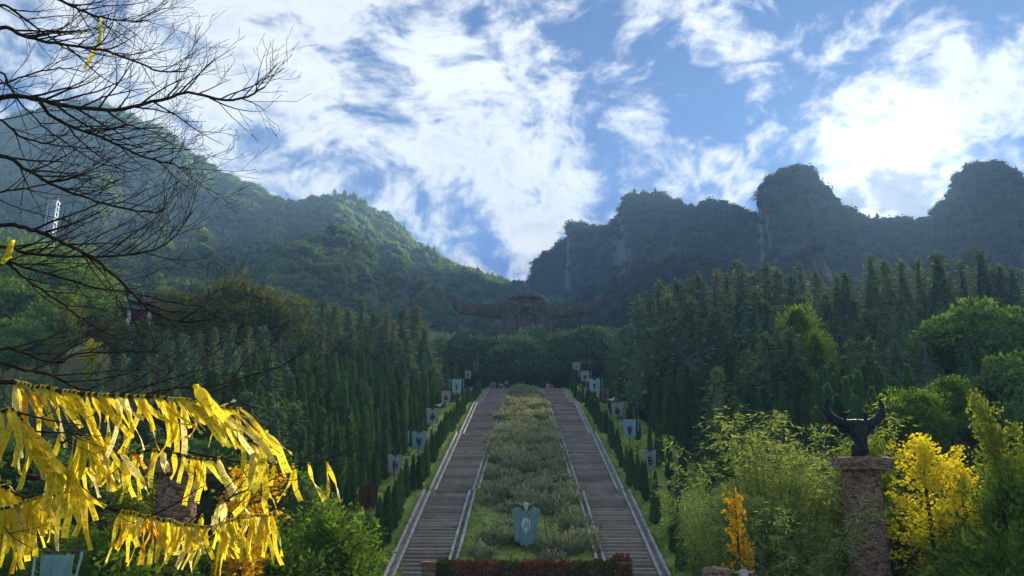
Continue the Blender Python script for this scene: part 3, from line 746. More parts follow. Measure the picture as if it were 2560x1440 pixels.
# ivy-covered retaining wall at the foot of the garden
def build_wall():
    root = tag(empty('ivy_wall', (0, 40.6, -7)), 'low retaining wall overgrown with red and green creeper below the garden', 'wall')
    b = MB(); b.box((0, 0, 1.75), (8.0, .7, 4.1)); b.build('wall_body', M_COLUMN, root)
    for s in (-1, 1):
        p = MB(); p.box((s * 4.45, -.15, 1.85), (.66, .8, 4.1)); p.box((s * 4.45, -.15, 3.95), (.74, .88, .10)); p.build('end_post', M_COLUMN, root)
    r = np.random.default_rng(5); n = 5200
    x = r.uniform(-4.6, 4.7, n); z = r.uniform(1.2, 3.95, n); y = np.full(n, -.40) - .1 * r.random(n)
    top = r.random(n) < .25; z = np.where(top, 3.85 + .15 * r.random(n), z); y = np.where(top, r.uniform(-.4, .4, n), y)
    x = np.where(x < -4.1, -4.1 - x - 4.1, x); post = x > 4.0; y = np.where(post & ~top, -.72, y); z = np.where(post & top, 3.98 + .3 * r.random(n), z)
    red = np.clip((fbm(x * 1.1 + 9, z * 1.3, 3, 8) - .38) * 4 + np.where(post, .5, 0), 0, 1) * (.5 + .5 * r.random(n))
    l = .12 + .12 * r.random(n)
    V, F, T = leaves(np.stack([x, y, z], 1), np.stack([r.normal(0, .6, n), r.normal(-.3, .4, n), r.normal(-.3, .7, n)], 1), np.stack([r.normal(0, .4, n), -np.ones(n), r.normal(.3, .4, n)], 1), l, l * .85, red)
    tag(link('creeper', make_mesh('creeper', V, F, M_IVY, attr=T), root), kind='stuff')
build_wall()

# ------------------------------------------------------------------ giant horned head
def build_head():
    YH = 230.0; s = YH / math.cos(PITCH) / FPX * .985       # metres per photograph pixel out there
    o = atY(1315, 832, YH); top = atY(1315, 730, YH); base = np.array([o[0], YH, ground(0, YH) - 1.0])
    Hh = top[2] - base[2]; hw = 65.5 * s
    root = tag(empty('giant_head_statue', base), 'giant dark stone head with closed eyes and wide bull horns above the trees', 'statue')
    nu, nv = 180, 120; V = np.zeros((nu, nv, 3)); k = top[2] - o[2]
    for j in range(nv):
        z = Hh * j / (nv - 1); q = (z - (Hh - k)) / k                     # q: 0 at the tree line, 1 at the crown
        w = np.interp(q, [-3, 0, .40, .58, .70, .78, .85, .91, .955, .985, 1.0], [1.04, 1.0, .96, .93, .885, .825, .735, .60, .43, .26, .02])
        for i in range(nu):
            th = 2 * math.pi * i / nu; c, sn = math.cos(th), math.sin(th); e = .82
            x = hw * w * np.sign(c) * abs(c) ** e; y = hw * .86 * w * np.sign(sn) * abs(sn) ** e
            if sn < 0:                                                     # the face looks back down the stairs
                u = x / hw; g = lambda cx, cq, sx, sq, a=0: a * math.exp(-((u - cx) / sx) ** 2 - ((q - cq) / sq) ** 2)
                d = 0
                d += g(0, .60, .11, .13, 1.4) + g(0, .50, .18, .06, 1.1) + g(-.15, .47, .07, .04, .5) + g(.15, .47, .07, .04, .5)      # nose
                d += g(-.34, .775, .24, .03, .75) + g(.34, .775, .24, .03, .75) + g(0, .79, .16, .05, .3)                                  # brows
                d += g(-.32, .71, .20, .06, -1.7) + g(.32, .71, .20, .06, -1.7)                                                         # eye sockets
                d += g(-.32, .68, .15, .04, 1.4) + g(.32, .68, .15, .04, 1.4)                                                               # eyelids
                d += g(-.32, .655, .16, .012, -.35) + g(.32, .655, .16, .012, -.35)
                d += g(-.56, .52, .18, .12, .45) + g(.56, .52, .18, .12, .45)                                                             # cheeks
                mz = .37 - .42 * abs(u) ** 1.6
                d += math.exp(-((q - mz - .05) / .035) ** 2) * .3 * math.exp(-(u / .5) ** 4)                                              # moustache
                d += -math.exp(-((q - mz) / .022) ** 2) * .45 * math.exp(-(u / .42) ** 4)                                                   # mouth line
                d += g(0, .30, .15, .05, .5)
                if q < .3: d += .5 * math.exp(-((abs(u) - .28 - (.3 - q) * .25) / .04) ** 2) * -1 + .35 * math.exp(-(u / .26) ** 4)        # beard
                d += .05 * math.exp(-((q - (.90 - .34 * abs(u) ** 2)) / .03) ** 2)                                                          # head band
                y -= d * 1.45 * (-sn) ** .5
            y += .12 * (vnoise(x * 1.3, z * 1.3, 3) - .5); x += .12 * (vnoise(y * 1.3, z * 1.3, 4) - .5)
            V[i, j] = (x, y, z)
    F = []
    for i in range(nu):
        for j in range(nv - 1): F.append((i * nv + j, ((i + 1) % nu) * nv + j, ((i + 1) % nu) * nv + j + 1, i * nv + j + 1))
    F = np.array(F); link('face', make_mesh('face', V.reshape(-1, 3), F, M_HEAD, smooth=True), root)
    for sg, pts in ((-1, [(1262, 780, 40), (1250, 779.5, 38.5), (1220, 777.5, 35), (1185, 775, 30), (1160, 773, 27), (1148, 769, 26), (1140, 762, 23), (1136, 753, 19), (1133.5, 745, 16.5), (1132.6, 739.5, 14), (1132.3, 737, 10), (1132.2, 736, 4)]),
                    (1, [(1368, 780, 40), (1380, 779.5, 38), (1410, 777.5, 34), (1450, 774.5, 29), (1470, 772.5, 27), (1482, 768, 26), (1490, 761, 23), (1494, 752, 19), (1496, 745, 16.5), (1496.8, 739.5, 14), (1497, 737, 10), (1497, 736, 4)])):
        P = np.array([atY(x, y, YH) for x, y, _ in pts]) - base; P[:, 1] = 0; hgt = np.array([h for *_, h in pts]) * s / 2
        T = np.gradient(P, axis=0); T /= np.linalg.norm(T, axis=1)[:, None]; U = np.stack([-T[:, 2], np.zeros(len(P)), T[:, 0]], 1); n = 16; HV = []
        for i in range(len(P)):
            for a in range(n):
                t = 2 * math.pi * a / n; c, sn = math.cos(t), math.sin(t)
                HV.append(P[i] + U[i] * hgt[i] * np.sign(sn) * abs(sn) ** .6 + np.array([0, 1, 0]) * hgt[i] * .85 * np.sign(c) * abs(c) ** .6)
        HF = [(i * n + a, i * n + (a + 1) % n, (i + 1) * n + (a + 1) % n, (i + 1) * n + a) for i in range(len(P) - 1) for a in range(n)] + [tuple(range(n)), tuple(range((len(P) - 1) * n, len(P) * n))]
        link('horn', make_mesh('horn', HV, HF, M_HEAD, smooth=True), root)
build_head()

# ------------------------------------------------------------------ columns and bull heads
def build_column(pxl, pxr, pytop, F, label, rz):
    P = atF((pxl + pxr) / 2, pytop, F); gz = -8.0; H = P[2] - gz; hw = (pxr - pxl) / 2 * F / FPX
    root = tag(empty('stone_column', (P[0], P[1], gz), rz), label, 'column', 'bull head columns')
    n = 72; m = 210; V = np.zeros((n, m, 3))
    for i in range(n):
        a = 2 * math.pi * i / n; c, s = math.cos(a), math.sin(a); e = .78
        bx, by = np.sign(c) * abs(c) ** e, np.sign(s) * abs(s) ** e
        z = np.linspace(0, H - .38, m); k = hw * (.92 - .07 * z / H)
        u = i / n * 40
        d = .06 * (np.abs(vnoise(u * .8 + 0 * z, z * 6.5 + 2 * vnoise(u * .5 + 0 * z, z, 9), 2) - .5) * 2 + .5 * vnoise(u * 2.1, z * 13, 5) - .5)
        V[i] = np.stack([bx * (k + d), by * (k + d), z], 1)
    F_ = np.array([(i * m + j, ((i + 1) % n) * m + j, ((i + 1) % n) * m + j + 1, i * m + j + 1) for i in range(n) for j in range(m - 1)])
    link('shaft', make_mesh('shaft', V.reshape(-1, 3), F_, M_COLUMN), root)
    # broken-edged cap slab
    q = hw * 1.20; r = np.random.default_rng(9); b = MB(); ring = [(-1, -1), (-.3, -1.08), (.4, -1.05), (1, -.95), (1.02, .2), (.9, 1), (0, 1.04), (-1, .95), (-1.03, 0)]
    lo = [(x * q * .97, y * q * .97, H - .42 + r.normal(0, .02)) for x, y in ring]; hi = [(x * q, y * q, H - .05 + r.normal(0, .025)) for x, y in ring]; tp = [(x * q * .86, y * q * .86, H + .03) for x, y in ring]; nn = len(ring)
    fs = [tuple(range(nn))[::-1], tuple(range(2 * nn, 3 * nn))] + [(l * nn + i, l * nn + (i + 1) % nn, (l + 1) * nn + (i + 1) % nn, (l + 1) * nn + i) for l in range(2) for i in range(nn)]
    b.add(lo + hi + tp, fs); b.build('capital', M_COLUMN, root)
    return np.array([P[0], P[1], P[2] + .03])
def bull_parts(root, S):
    b = MB()                           # skull: lofted sections from crown down to the muzzle, facing -y
    secs = [(1.42, .30, .26, .10), (1.28, .46, .36, .02), (1.05, .42, .36, -.06), (.85, .33, .33, -.14), (.62, .25, .28, -.22), (.42, .21, .24, -.30), (.28, .24, .25, -.34), (.14, .22, .22, -.34), (.05, .15, .16, -.30)]
    n = 14; V = [(w * np.sign(math.cos(t)) * abs(math.cos(t)) ** .8, y + d * np.sign(math.sin(t)) * abs(math.sin(t)) ** .8, z) for z, w, d, y in secs for t in [2 * math.pi * i / n for i in range(n)]]
    b.add(np.array(V) * S, [(l * n + i, l * n + (i + 1) % n, (l + 1) * n + (i + 1) % n, (l + 1) * n + i)[::-1] for l in range(len(secs) - 1) for i in range(n)] + [tuple(range(n)), tuple(range((len(secs) - 1) * n, len(secs) * n))])
    b.tube(np.array([(0, .05, 0.0), (0, .05, .5)]) * S, [.30 * S, .24 * S], 10)
    h = b.build('skull', M_BRONZE, root, smooth=True)
    for s in (-1, 1):
        e = MB(); e.ball(np.array([s * .30, -.36, .98]) * S, np.array([.09, .07, .08]) * S); e.build('eye', M_BRONZE, h, smooth=True)
        e = MB(); e.ball(np.array([s * .10, -.545, .26]) * S, np.array([.055, .05, .06]) * S); e.build('nostril', M_INK, h, smooth=True)
        e = MB(); e.tube(np.array([(s * .40, -.05, 1.12), (s * .62, -.02, 1.14), (s * .82, .0, 1.22), (s * .92, .0, 1.30)]) * S, np.array([.05, .13, .09, .01]) * S, 8); e.build('ear', M_BRONZE, root, smooth=True)
        e = MB(); P = smooth_path([(0, -.04, 1.42), (s * .45, -.03, 1.40), (s * .85, 0, 1.50), (s * 1.16, 0, 1.70), (s * 1.32, 0, 1.98), (s * 1.34, 0, 2.22), (s * 1.27, 0, 2.42), (s * 1.18, 0, 2.54)], 3); t = np.linspace(0, 1, len(P))
        e.tube(P * S, np.interp(t, [0, .3, .55, .85, 1], [.20, .20, .165, .075, .012]) * S, 12); e.build('horn', M_BRONZE, root, smooth=True)
        e = MB(); c = np.array([s * .50, .0, 1.56])
        e.tube((np.array([(0, 0, 0), (0, 0, .22)]) + c) * S, np.array([.07, .09]) * S, 8); e.ball((c + [0, -.02, .26]) * S, np.array([.13, .11, .12]) * S)
        e.tube((np.array([(-.26, 0, .42), (-.16, 0, .32), (0, 0, .31), (.16, 0, .32), (.26, 0, .42)]) + c) * S, np.array([.015, .045, .055, .045, .015]) * S, 6); e.build('small_bull_head', M_BRONZE, root, smooth=True)
c1 = build_column(2100, 2196, 1145, 31.0, 'rough brown stone column on the right carrying a bronze bull head', R(24))
c0 = build_column(402, 500, 1152, 30.0, 'rough brown stone column on the left behind the yellow ribbons', R(-16))
for c, lab, rz in ((c1, 'black bronze bull head with curved horns on the right column', R(12)), (c0, 'black bronze bull head on the left column half hidden by ribbons', R(-6))):
    r_ = tag(empty('bull_head_statue', c, rz), lab, 'statue', 'bronze bull heads'); bull_parts(r_, .86)
b = MB(); p = atF(1790, 1424, 26); b.tube([(0, 0, 0), (.05, 0, 3), (0, 0, p[2] + 8)], [.55, .5, .44], 12); b.ball((0, 0, p[2] + 8), (.44, .44, .1)); tag(b.build('stone_post', M_COLUMN, loc=(p[0], p[1], -8)), 'short rough red stone post at the bottom edge under the bamboo', 'post')

# ------------------------------------------------------------------ banners
GLYPH = {
 'xing': [[(.22, .16), (.62, .14)], [(.20, .44), (.62, .42)], [(.34, .16), (.33, .50), (.26, .86)], [(.53, .15), (.53, .88)], [(.74, .18), (.76, .60), (.68, .80)], [(.74, .55), (.84, .42), (.80, .66)]],
 'cloud': [[(.48, .04), (.48, .40)], [(.22, .12), (.26, .32), (.48, .38), (.72, .30), (.76, .10)], [(.18, .48), (.82, .48)], [(.34, .62), (.70, .60)], [(.52, .62), (.38, .78), (.72, .80)], [(.50, .86), (.54, .98)]],
 'six': [[(.50, .02), (.40, .22), (.22, .46), (.24, .76), (.50, .92), (.76, .78), (.78, .48), (.58, .26), (.52, .14)], [(.50, .30), (.48, .84)], [(.30, .52), (.70, .62)], [(.32, .74), (.68, .44)]],
 'pair': [[(.26, .20), (.26, .86)], [(.40, .16), (.40, .80)], [(.26, .48), (.42, .46)], [(.62, .14), (.60, .84)], [(.74, .24), (.76, .80)], [(.58, .36), (.78, .36)]],
 'plain': [[(.34, .25), (.34, .75)], [(.62, .22), (.62, .78)], [(.34, .40), (.62, .40)]],
 'star': [[(.50, .10), (.50, .85)], [(.26, .34), (.74, .34)], [(.30, .62), (.70, .60)], [(.40, .16), (.32, .30)]],
}
EMBLEM = [([(.44, .00), (.20, .10), (.04, .30), (.12, .52), (.22, .74), (.44, 1.0)], [.04, .20, .26, .16, .08, .02]), ([(.50, .00), (.80, .12), (.97, .32), (.88, .58), (.80, .80)], [.04, .18, .14, .12, .03]),
          ([(.34, .06), (.28, .24), (.22, .44)], [.10, .14, .03]), ([(.68, .08), (.66, .22), (.78, .42)], [.08, .12, .03]), ([(.50, .02), (.50, .20), (.44, .38)], [.12, .12, .03]), ([(.38, .50), (.52, .46), (.68, .50)], [.03, .10, .03]),
          ([(.34, .58), (.42, .66), (.36, .84)], [.10, .10, .03]), ([(.50, .56), (.51, .92)], [.20, .03]), ([(.68, .58), (.60, .66), (.68, .84)], [.10, .10, .03])]
def stroke(P, Wd, f):
    P = np.array(P, float); n = len(P); s = np.linspace(0, n - 1, (n - 1) * 4 + 1); Q = np.stack([np.interp(s, range(n), P[:, i]) for i in (0, 1)], 1); w = np.interp(s, range(n), np.broadcast_to(Wd, (n,)))
    T = np.gradient(Q, axis=0); T /= np.linalg.norm(T, axis=1)[:, None] + 1e-9; N = np.stack([-T[:, 1], T[:, 0]], 1); A = Q + N * w[:, None] / 2; B = Q - N * w[:, None] / 2
    V = [f(*q) for q in A] + [f(*q) for q in B]; m = len(Q); return V, [(i, i + 1, m + i + 1, m + i) for i in range(m - 1)]
def build_banner(top, gz, w, h, mat, glyph, label, group, seed, shape='notch', streamers=False, rz=0.0, bar=None, ornament=None, taper=.82, polex=0.0, inkmat=None, gscale=.62):
    r = np.random.default_rng(seed); x0, y0, z0 = top; H = z0 - gz
    root = tag(empty('banner', (x0, y0, gz), rz), label, 'banner', group)
    b = MB(); b.tube([(polex, .07, -.3), (polex, .07, H + .06)], [.035, .028], 8); b.build('pole', M_POLE, root)
    bw = bar or w * 1.9; b = MB(); b.tube([(-bw / 2, .0, H), (bw / 2, .0, H + .02)], [.028, .022], 6)
    b.build('crossbar', M_POLE, root)
    ph = r.random() * 6
    def wave(u, v): return -.05 - .05 * math.sin(u * 9 + ph) * (.3 + v) - .03 * math.sin(u * 21 + v * 3 + ph)
    n, m = 25, 15; V = []; F = []; cut = .80 + .2 * np.array([max(0, r.normal(.35, .45)) for _ in range(n)]).clip(0, 1)
    if shape == 'robe': cut = .90 + .04 * np.sin(np.arange(n) * 1.1)
    for i in range(n):
        u = i / (n - 1)
        t0 = .05 + (.14 * max(0, 1 - abs(u - .5) / .22) if shape in ('notch', 'robe') else 0) + (.03 if shape == 'robe' and abs(u - .5) > .4 else 0)
        for j in range(m):
            v = j / (m - 1); vv = t0 + (cut[i] * (1.04 - .5 * abs(u - .5) ** 1.5 if shape == 'robe' else 1.0) - t0) * v
            k = 1 - (1 - taper) * vv
            if shape == 'robe': k = np.interp(vv, [0, .06, .22, .30, 1], [.74, .98, 1.0, .80, .76])
            V.append(((u - .5) * w * k, wave(u, vv), H - vv * h))
    for i in range(n - 1):
        for j in range(m - 1):
            if shape != 'robe' and j >= m - 3 and r.random() < .22: continue
            F.append((i * m + j, i * m + j + 1, (i + 1) * m + j + 1, (i + 1) * m + j))
    c = link('cloth', make_mesh('cloth', V, F, mat, smooth=True), root); c.modifiers.new('thickness', 'SOLIDIFY').thickness = .012
    b = MB()
    if glyph:
        sx, sy = (gscale, .46); ox, oy = .5 - gscale / 2, .30
        if glyph == 'emblem': sx, sy, ox, oy = .36, .38, .32, .30
        def f(gx, gy):
            u = ox + gx * sx; v = oy + gy * sy; k = 1 - (1 - taper) * v if shape != 'robe' else .79
            return ((u - .5) * w * k, wave(u, v) - .030, H - v * h)
        src = EMBLEM if glyph == 'emblem' else [(p, .11) for p in GLYPH[glyph]]
        for p, wd in src: b.add(*stroke(p, wd, f))
        e = b.build('emblem', inkmat or M_INK, c); e.modifiers.new('thickness', 'SOLIDIFY').thickness = .004
    if streamers:
        for s in (-1, 1):
            x = s * w * .68; q = np.linspace(0, 1, 6); L = h * .55; P = np.stack([x + .03 * np.sin(q * 5 + s), -.03 + .03 * np.cos(q * 6), H - q * L], 1)
            st = MB(); st.add([(*(p + [-.035, 0, 0]),) for p in P] + [(*(p + [.035, 0, 0]),) for p in P], [(i, i + 1, 6 + i + 1, 6 + i) for i in range(5)]); e = st.build('streamer', M_TEALP, root); e.modifiers.new('thickness', 'SOLIDIFY').thickness = .008
    if ornament == 'cloud_left' or ornament == 'cloud_right':
        s = -1 if ornament.endswith('left') else 1; b = MB(); x = s * bw / 2
        for (dx, dz, q) in ((0, .04, .09), (.12 * s, .10, .08), (.05 * s, -.12, .08), (.17 * s, -.06, .07)): b.ball((x + dx, 0, H + dz), (q, .05, q * .75), 8, 5)
        b.tube([(x, 0, H + .1), (x + .06 * s, 0, H - .18)], .02, 5); b.build('bar_end_scroll', M_IRON, root)
    if ornament == 'lantern':
        b = MB(); b.ball((polex, -.02, .95), (.26, .24, .5), 10, 8); b.tube([(polex, -.02, .0), (polex, -.02, .5)], [.05, .1], 6); b.build('yellow_finial', M_GOLDY, root, smooth=True)
    return root, H
def dove(P, rz, label):
    root = tag(empty('white_dove', P, rz), label, 'bird', 'white doves on the banner bars')
    b = MB(); b.ball((0, 0, .15), (.22, .10, .11)); b.tube([(.13, 0, .19), (.22, 0, .30), (.24, 0, .36)], [.08, .06, .05], 8); b.ball((.25, 0, .38), (.07, .06, .06)); b.build('body', M_DOVE, root, smooth=True)
    b = MB(); b.add([(-.16, -.05, .17), (-.16, .05, .17), (-.42, .09, .20), (-.42, -.09, .20), (-.16, 0, .12), (-.4, 0, .17)], [(0, 1, 2, 3), (0, 3, 5, 4), (1, 4, 5, 2), (2, 5, 3), (0, 4, 1)]); b.build('tail', M_DOVE, root)
    b = MB(); b.tube([(.30, 0, .38), (.36, 0, .37)], [.02, .004], 5); b.build('beak', M_GOLDY, root)
    for s in (-1, 1):
        b = MB(); b.ball((-.06, s * .09, .17), (.20, .035, .08)); b.build('wing', M_DOVE, root, smooth=True)
        b = MB(); b.tube([(0, s * .04, .06), (.01, s * .04, 0)], .01, 4); b.build('foot', M_GOLDY, root)
def lateral(px, X): return X * FPX / abs(px - 1315)
BR = [  # px centre, bar py, cloth px width, cloth px height, X side, cloth, glyph, words, shape, streamers, ornament
 (1684, 1210, 32, 62, 9.0, M_RUST, 'plain', 'rust brown banner near the bamboo', 'plain', 0, 'cloud_left'), (1624, 1122, 29, 56, 8.9, M_WHITE, 'xing', 'worn white banner with a two-part black character', 'notch', 0, 'cloud_left'), (1573, 1046, 30, 54, 9.2, M_TEALP, 'cloud', 'pale teal banner with a tall black character', 'plain', 1, None),
 (1543, 1004, 29, 43, 9.3, M_WHITE, 'six', 'white banner with a round drop-shaped black character and a dove', 'notch', 0, None), (1513, 970, 19, 34, 9.2, M_TAUPE, 'pair', 'dull taupe banner with smeared black writing', 'plain', 0, None), (1486, 944, 27, 40, 9.2, M_TEALP, 'star', 'ragged pale teal banner with a small black sign', 'notch', 1, None),
 (1462, 926, 21, 30, 9.2, M_WHITE, 'pair', 'greyish white banner overlapping a teal one', 'plain', 1, None), (1441, 905, 19, 22, 9.2, M_WHITE, 'plain', 'farthest small white banner above a yellow finial', 'plain', 0, 'lantern')]
BL = [(925, 1212, 39, 66, 9.3, M_RUST, 'plain', 'rust brown tapering banner', 'plain', 0, None), (988, 1133, 33, 56, 9.3, M_WHITE, 'xing', 'worn white banner with a two-part black character and long tatters', 'notch', 0, 'cloud_right'), (1048, 1075, 35, 54, 9.4, M_TEAL, 'cloud', 'teal banner with a tall black character', 'notch', 1, None),
 (1082, 1018, 30, 42, 9.4, M_WHITE, 'six', 'white banner with a round black character under a dove', 'notch', 0, None), (1115, 976, 22, 34, 9.3, M_WHITE, 'pair', 'white banner with two columns of black writing', 'plain', 0, None), (1142, 946, 23, 42, 9.3, M_TEALP, 'star', 'ragged pale teal banner with hanging tatters', 'plain', 1, None),
 (1170, 926, 15, 22, 9.2, M_WHITE, 'pair', 'small pale banner with black writing high up the slope', 'plain', 0, None), (1190, 904, 15, 28, 9.2, M_TAUPE, 'plain', 'farthest small brownish banner beside the dark trees', 'plain', 0, None)]
DEPTH = [50, 59, 71, 82, 96, 110, 124, 138]
for side, rows in (('right', BR), ('left', BL)):
    for k, (px, py, cw, chh, X, mat, gl, words, shp, stm, orn) in enumerate(rows):
        F = DEPTH[k]; P = atF(px, py, F); mpp = F / FPX; gz = lawn_z(P[0], P[1])
        root, H = build_banner((P[0], P[1], P[2]), gz, cw * mpp * 1.08, chh * mpp * 1.05, mat, gl, words + ', %s of the stairs' % side, 'banners along the stairs', 40 + k + (20 if side == 'left' else 0), shp, bool(stm), R(-4 if side == 'right' else 4), bar=cw * mpp * 1.9, ornament=orn)
        if gl == 'six': dove((P[0] + (-.55 if side == 'right' else .62), P[1], P[2] + .02), R(20), 'white dove perched on the banner bar %s of the stairs' % side)
F = 44.0; P = atF(1315, 1263, F)
root, H = build_banner((P[0], P[1], P[2]), prof(P[1]), 72 * F / FPX, 106 * F / FPX, M_TEAL, 'emblem', 'teal robe-shaped banner with a white face-like emblem in the central garden', 'robe banners', 90, 'robe', rz=0, bar=128 * F / FPX, inkmat=M_PAINT)
def ox_skull(root, H, dx=0, mat=None):
    b = MB(); b.ball((dx, -.12, H + .02), (.17, .10, .14)); b.tube([(dx, -.13, H), (dx, -.17, H - .2), (dx, -.16, H - .36)], [.13, .09, .05], 8); sk = b.build('ox_skull', M_BONE, root, smooth=True)
    for s in (-1, 1):
        b = MB(); b.tube([(dx + s * .1, -.1, H + .06), (dx + s * .28, -.1, H + .04), (dx + s * .36, -.1, H + .14)], [.04, .03, .008], 6); b.build('skull_horn', M_BONE, sk, smooth=True)
ox_skull(root, H)
b = MB(); b.tube([(.92, .15, H - .02), (.98, .1, H - .9), (1.08, .05, H - 1.75)], [.02, .025, .03], 6); b.build('leaning_stay', M_POLE, root)
p = atF(146, 1379, 24.0)
build_banner(p, -8.0, 84 * 24 / FPX, 1.7, M_TEAL, None, 'blue teal banner hanging low behind the ribbons at bottom left', 'robe banners', 95, 'plain', True, 0, bar=140 * 24 / FPX)
p = atF(1857, 1434, 27.0); root, H = build_banner(p, -8.0, .9, 1.5, M_TEAL, None, 'banner bar with a pale ox skull at the bottom edge under the bamboo', 'robe banners', 96, 'robe', False, 0, bar=85 * 27 / FPX); ox_skull(root, H)

# ------------------------------------------------------------------ people
M_SKIN = simple('skin', (.42, .27, .20), .6, var=.1); M_HAIR = simple('hair', (.015, .012, .01), .6)
def skinned(name, pts, edges, rad, mat, parent, sub=1):
    me = bpy.data.meshes.new(name); me.from_pydata(pts, edges, []); me.materials.append(mat); o = link(name, me, parent)
    o.modifiers.new('Skin', 'SKIN'); o.modifiers.new('Subdivision', 'SUBSURF').levels = sub; o.modifiers['Subdivision'].render_levels = sub
    sv = me.skin_vertices[0].data
    for i, q in enumerate(rad): sv[i].radius = (q, q) if np.isscalar(q) else q; sv[i].use_root = (i == 0)
    return o
def person(P, h, rz, shirt, trousers, label, stride=.12, bag=None, arm=0.0):
    k = h / 1.72; root = tag(empty('person', P, rz, k), label, 'person', 'people at the top of the stairs')
    J = [(0, 0, .95), (0, 0, 1.20), (0, 0, 1.40), (0, 0, 1.50), (0, -.01, 1.57), (0, -.01, 1.66),
         (-.19, 0, 1.40), (-.25, .02, 1.13), (-.26, -.06 - arm, .88), (.19, 0, 1.40), (.25, .02, 1.13), (.26, -.06, .88),
         (-.10, 0, .90), (-.11, -stride * .5, .50), (-.11, -stride, .09), (-.11, -stride - .16, .05), (.10, 0, .90), (.11, stride * .3, .50), (.11, stride, .09), (.11, stride - .16, .05)]
    Ed = [(0, 1), (1, 2), (2, 3), (3, 4), (4, 5), (2, 6), (6, 7), (7, 8), (2, 9), (9, 10), (10, 11), (0, 12), (12, 13), (13, 14), (14, 15), (0, 16), (16, 17), (17, 18), (18, 19)]
    Rd = [.13, .125, .14, .055, .085, .095, .065, .045, .035, .065, .045, .035, .09, .06, .042, .04, .09, .06, .042, .04]
    skinned('body', J, Ed, Rd, M_SKIN, root)
    skinned('shirt', [J[i] for i in (1, 2, 0, 6, 7, 9, 10)], [(0, 1), (0, 2), (1, 3), (3, 4), (1, 5), (5, 6)], [.16, .17, .165, .09, .07, .09, .07], shirt, root)
    skinned('trousers', [(0, 0, .92), J[12], J[13], J[14], J[16], J[17], J[18]], [(0, 1), (1, 2), (2, 3), (0, 4), (4, 5), (5, 6)], [.15, .115, .085, .07, .115, .085, .07], trousers, root)
    b = MB(); b.ball((0, .015, 1.66), (.105, .115, .115)); b.build('hair', M_HAIR, root, smooth=True)
    for s in (-1, 1): b = MB(); b.ball((s * .035, -.105, 1.63), (.012, .008, .008), 6, 4); b.build('eye', M_HAIR, root)
    b = MB(); b.tube([(0, -.10, 1.63), (0, -.125, 1.60)], [.01, .018], 5); b.build('nose', M_SKIN, root)
    for s in (-1, 1):
        y = -stride if s < 0 else stride; b = MB(); b.ball((s * .11, y - .07, .05), (.05, .14, .05), 8, 5); b.build('shoe', M_INK, root, smooth=True)
    if bag: b = MB(); b.ball((0, .20, 1.22), (.15, .10, .22)); b.build('backpack', bag, root, smooth=True)
C_GREEN = simple('green_fabric', (.02, .42, .10)); C_LIME = simple('lime_fabric', (.30, .45, .05)); C_PINK = simple('pink_fabric', (.62, .20, .26)); C_BLUE = simple('denim', (.05, .10, .20)); C_DARK = simple('dark_fabric', (.02, .02, .03)); C_TAN = simple('tan_fabric', (.50, .38, .20)); C_BAG = simple('bag_fabric', (.12, .22, .10))
for (px, py, h, rz, a, c, lab, bag) in ((1233.5, 975, 1.62, R(180), C_LIME, C_BLUE, 'person in a lime top and blue trousers with a backpack at the stair head', C_BAG), (1253, 974, 1.35, R(160), C_PINK, C_DARK, 'child-sized person in a pink top between two walkers', None),
                                      (1266, 974.5, 1.80, R(190), C_GREEN, C_DARK, 'person in a bright green shirt and dark trousers walking away', None), (1369, 972.5, 1.75, R(20), C_DARK, C_TAN, 'person in a dark top and tan trousers above the right stairway', None)):
    Pp = atY(px, py, 147.6); person((Pp[0], 147.6, 17.81), h, rz, a, c, lab, bag=bag)

# ------------------------------------------------------------------ trees
class Kind:
    def __init__(s, name, cat, crowns, trunks, H, part='crown', tpart='trunk'): s.name, s.cat, s.crowns, s.trunks, s.H, s.part, s.tpart = name, cat, crowns, trunks, H, part, tpart
def kind_from(name, cat, gen, mat, H, n, seed, bark=None, part='crown', tpart='trunk'):
    cr = []; tr = []
    for i in range(n):
        p, t = gen(seed + i); cr.append(leafmesh(part, p, mat)); tr.append(t.mesh(tpart, bark or M_BARK))
    return Kind(name, cat, cr, tr, H, part, tpart)
def zext(me): 
    c = np.zeros(len(me.vertices) * 3, np.float32); me.vertices.foreach_get('co', c); return float(np.percentile(c[2::3], 99.7))
def crown_kind(name, cat, mats, H, seed, n, trunk, **k):
    cr = [leafmesh('crown', crown_mesh(seed + i, **k), mats) for i in range(n)]
    return Kind(name, cat, cr, [trunk_mesh('trunk', *trunk, limbs=5, seed=seed + i) for i in range(n)], H)
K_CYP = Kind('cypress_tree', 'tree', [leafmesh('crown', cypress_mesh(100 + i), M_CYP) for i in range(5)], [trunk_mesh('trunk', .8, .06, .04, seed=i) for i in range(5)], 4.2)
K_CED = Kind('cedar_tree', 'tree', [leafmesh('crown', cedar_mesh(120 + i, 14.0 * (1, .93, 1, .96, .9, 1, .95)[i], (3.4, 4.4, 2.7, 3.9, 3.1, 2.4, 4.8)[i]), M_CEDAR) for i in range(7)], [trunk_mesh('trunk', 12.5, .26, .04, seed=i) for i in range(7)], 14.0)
K_BRD = crown_kind('broadleaf_tree', 'tree', M_BROAD, 8.6, 140, 4, (5.2, .20, .09))
K_OAK = crown_kind('oak_tree', 'tree', M_OAK, 8.6, 150, 3, (5.2, .22, .10), per=120, leaf=.38)
K_OSM = crown_kind('osmanthus_tree', 'tree', M_OSM, 8.6, 160, 4, (5.2, .2, .1), layered=.45, per=120, core=.78, lobes=36, zc=4.3, Rz=4.3, rmin=.74, leaf=.34)
K_LIM = crown_kind('light_green_tree', 'tree', M_LIME, 8.6, 170, 3, (5.2, .14, .06), lobes=24, per=130, leaf=.27, core=.42)
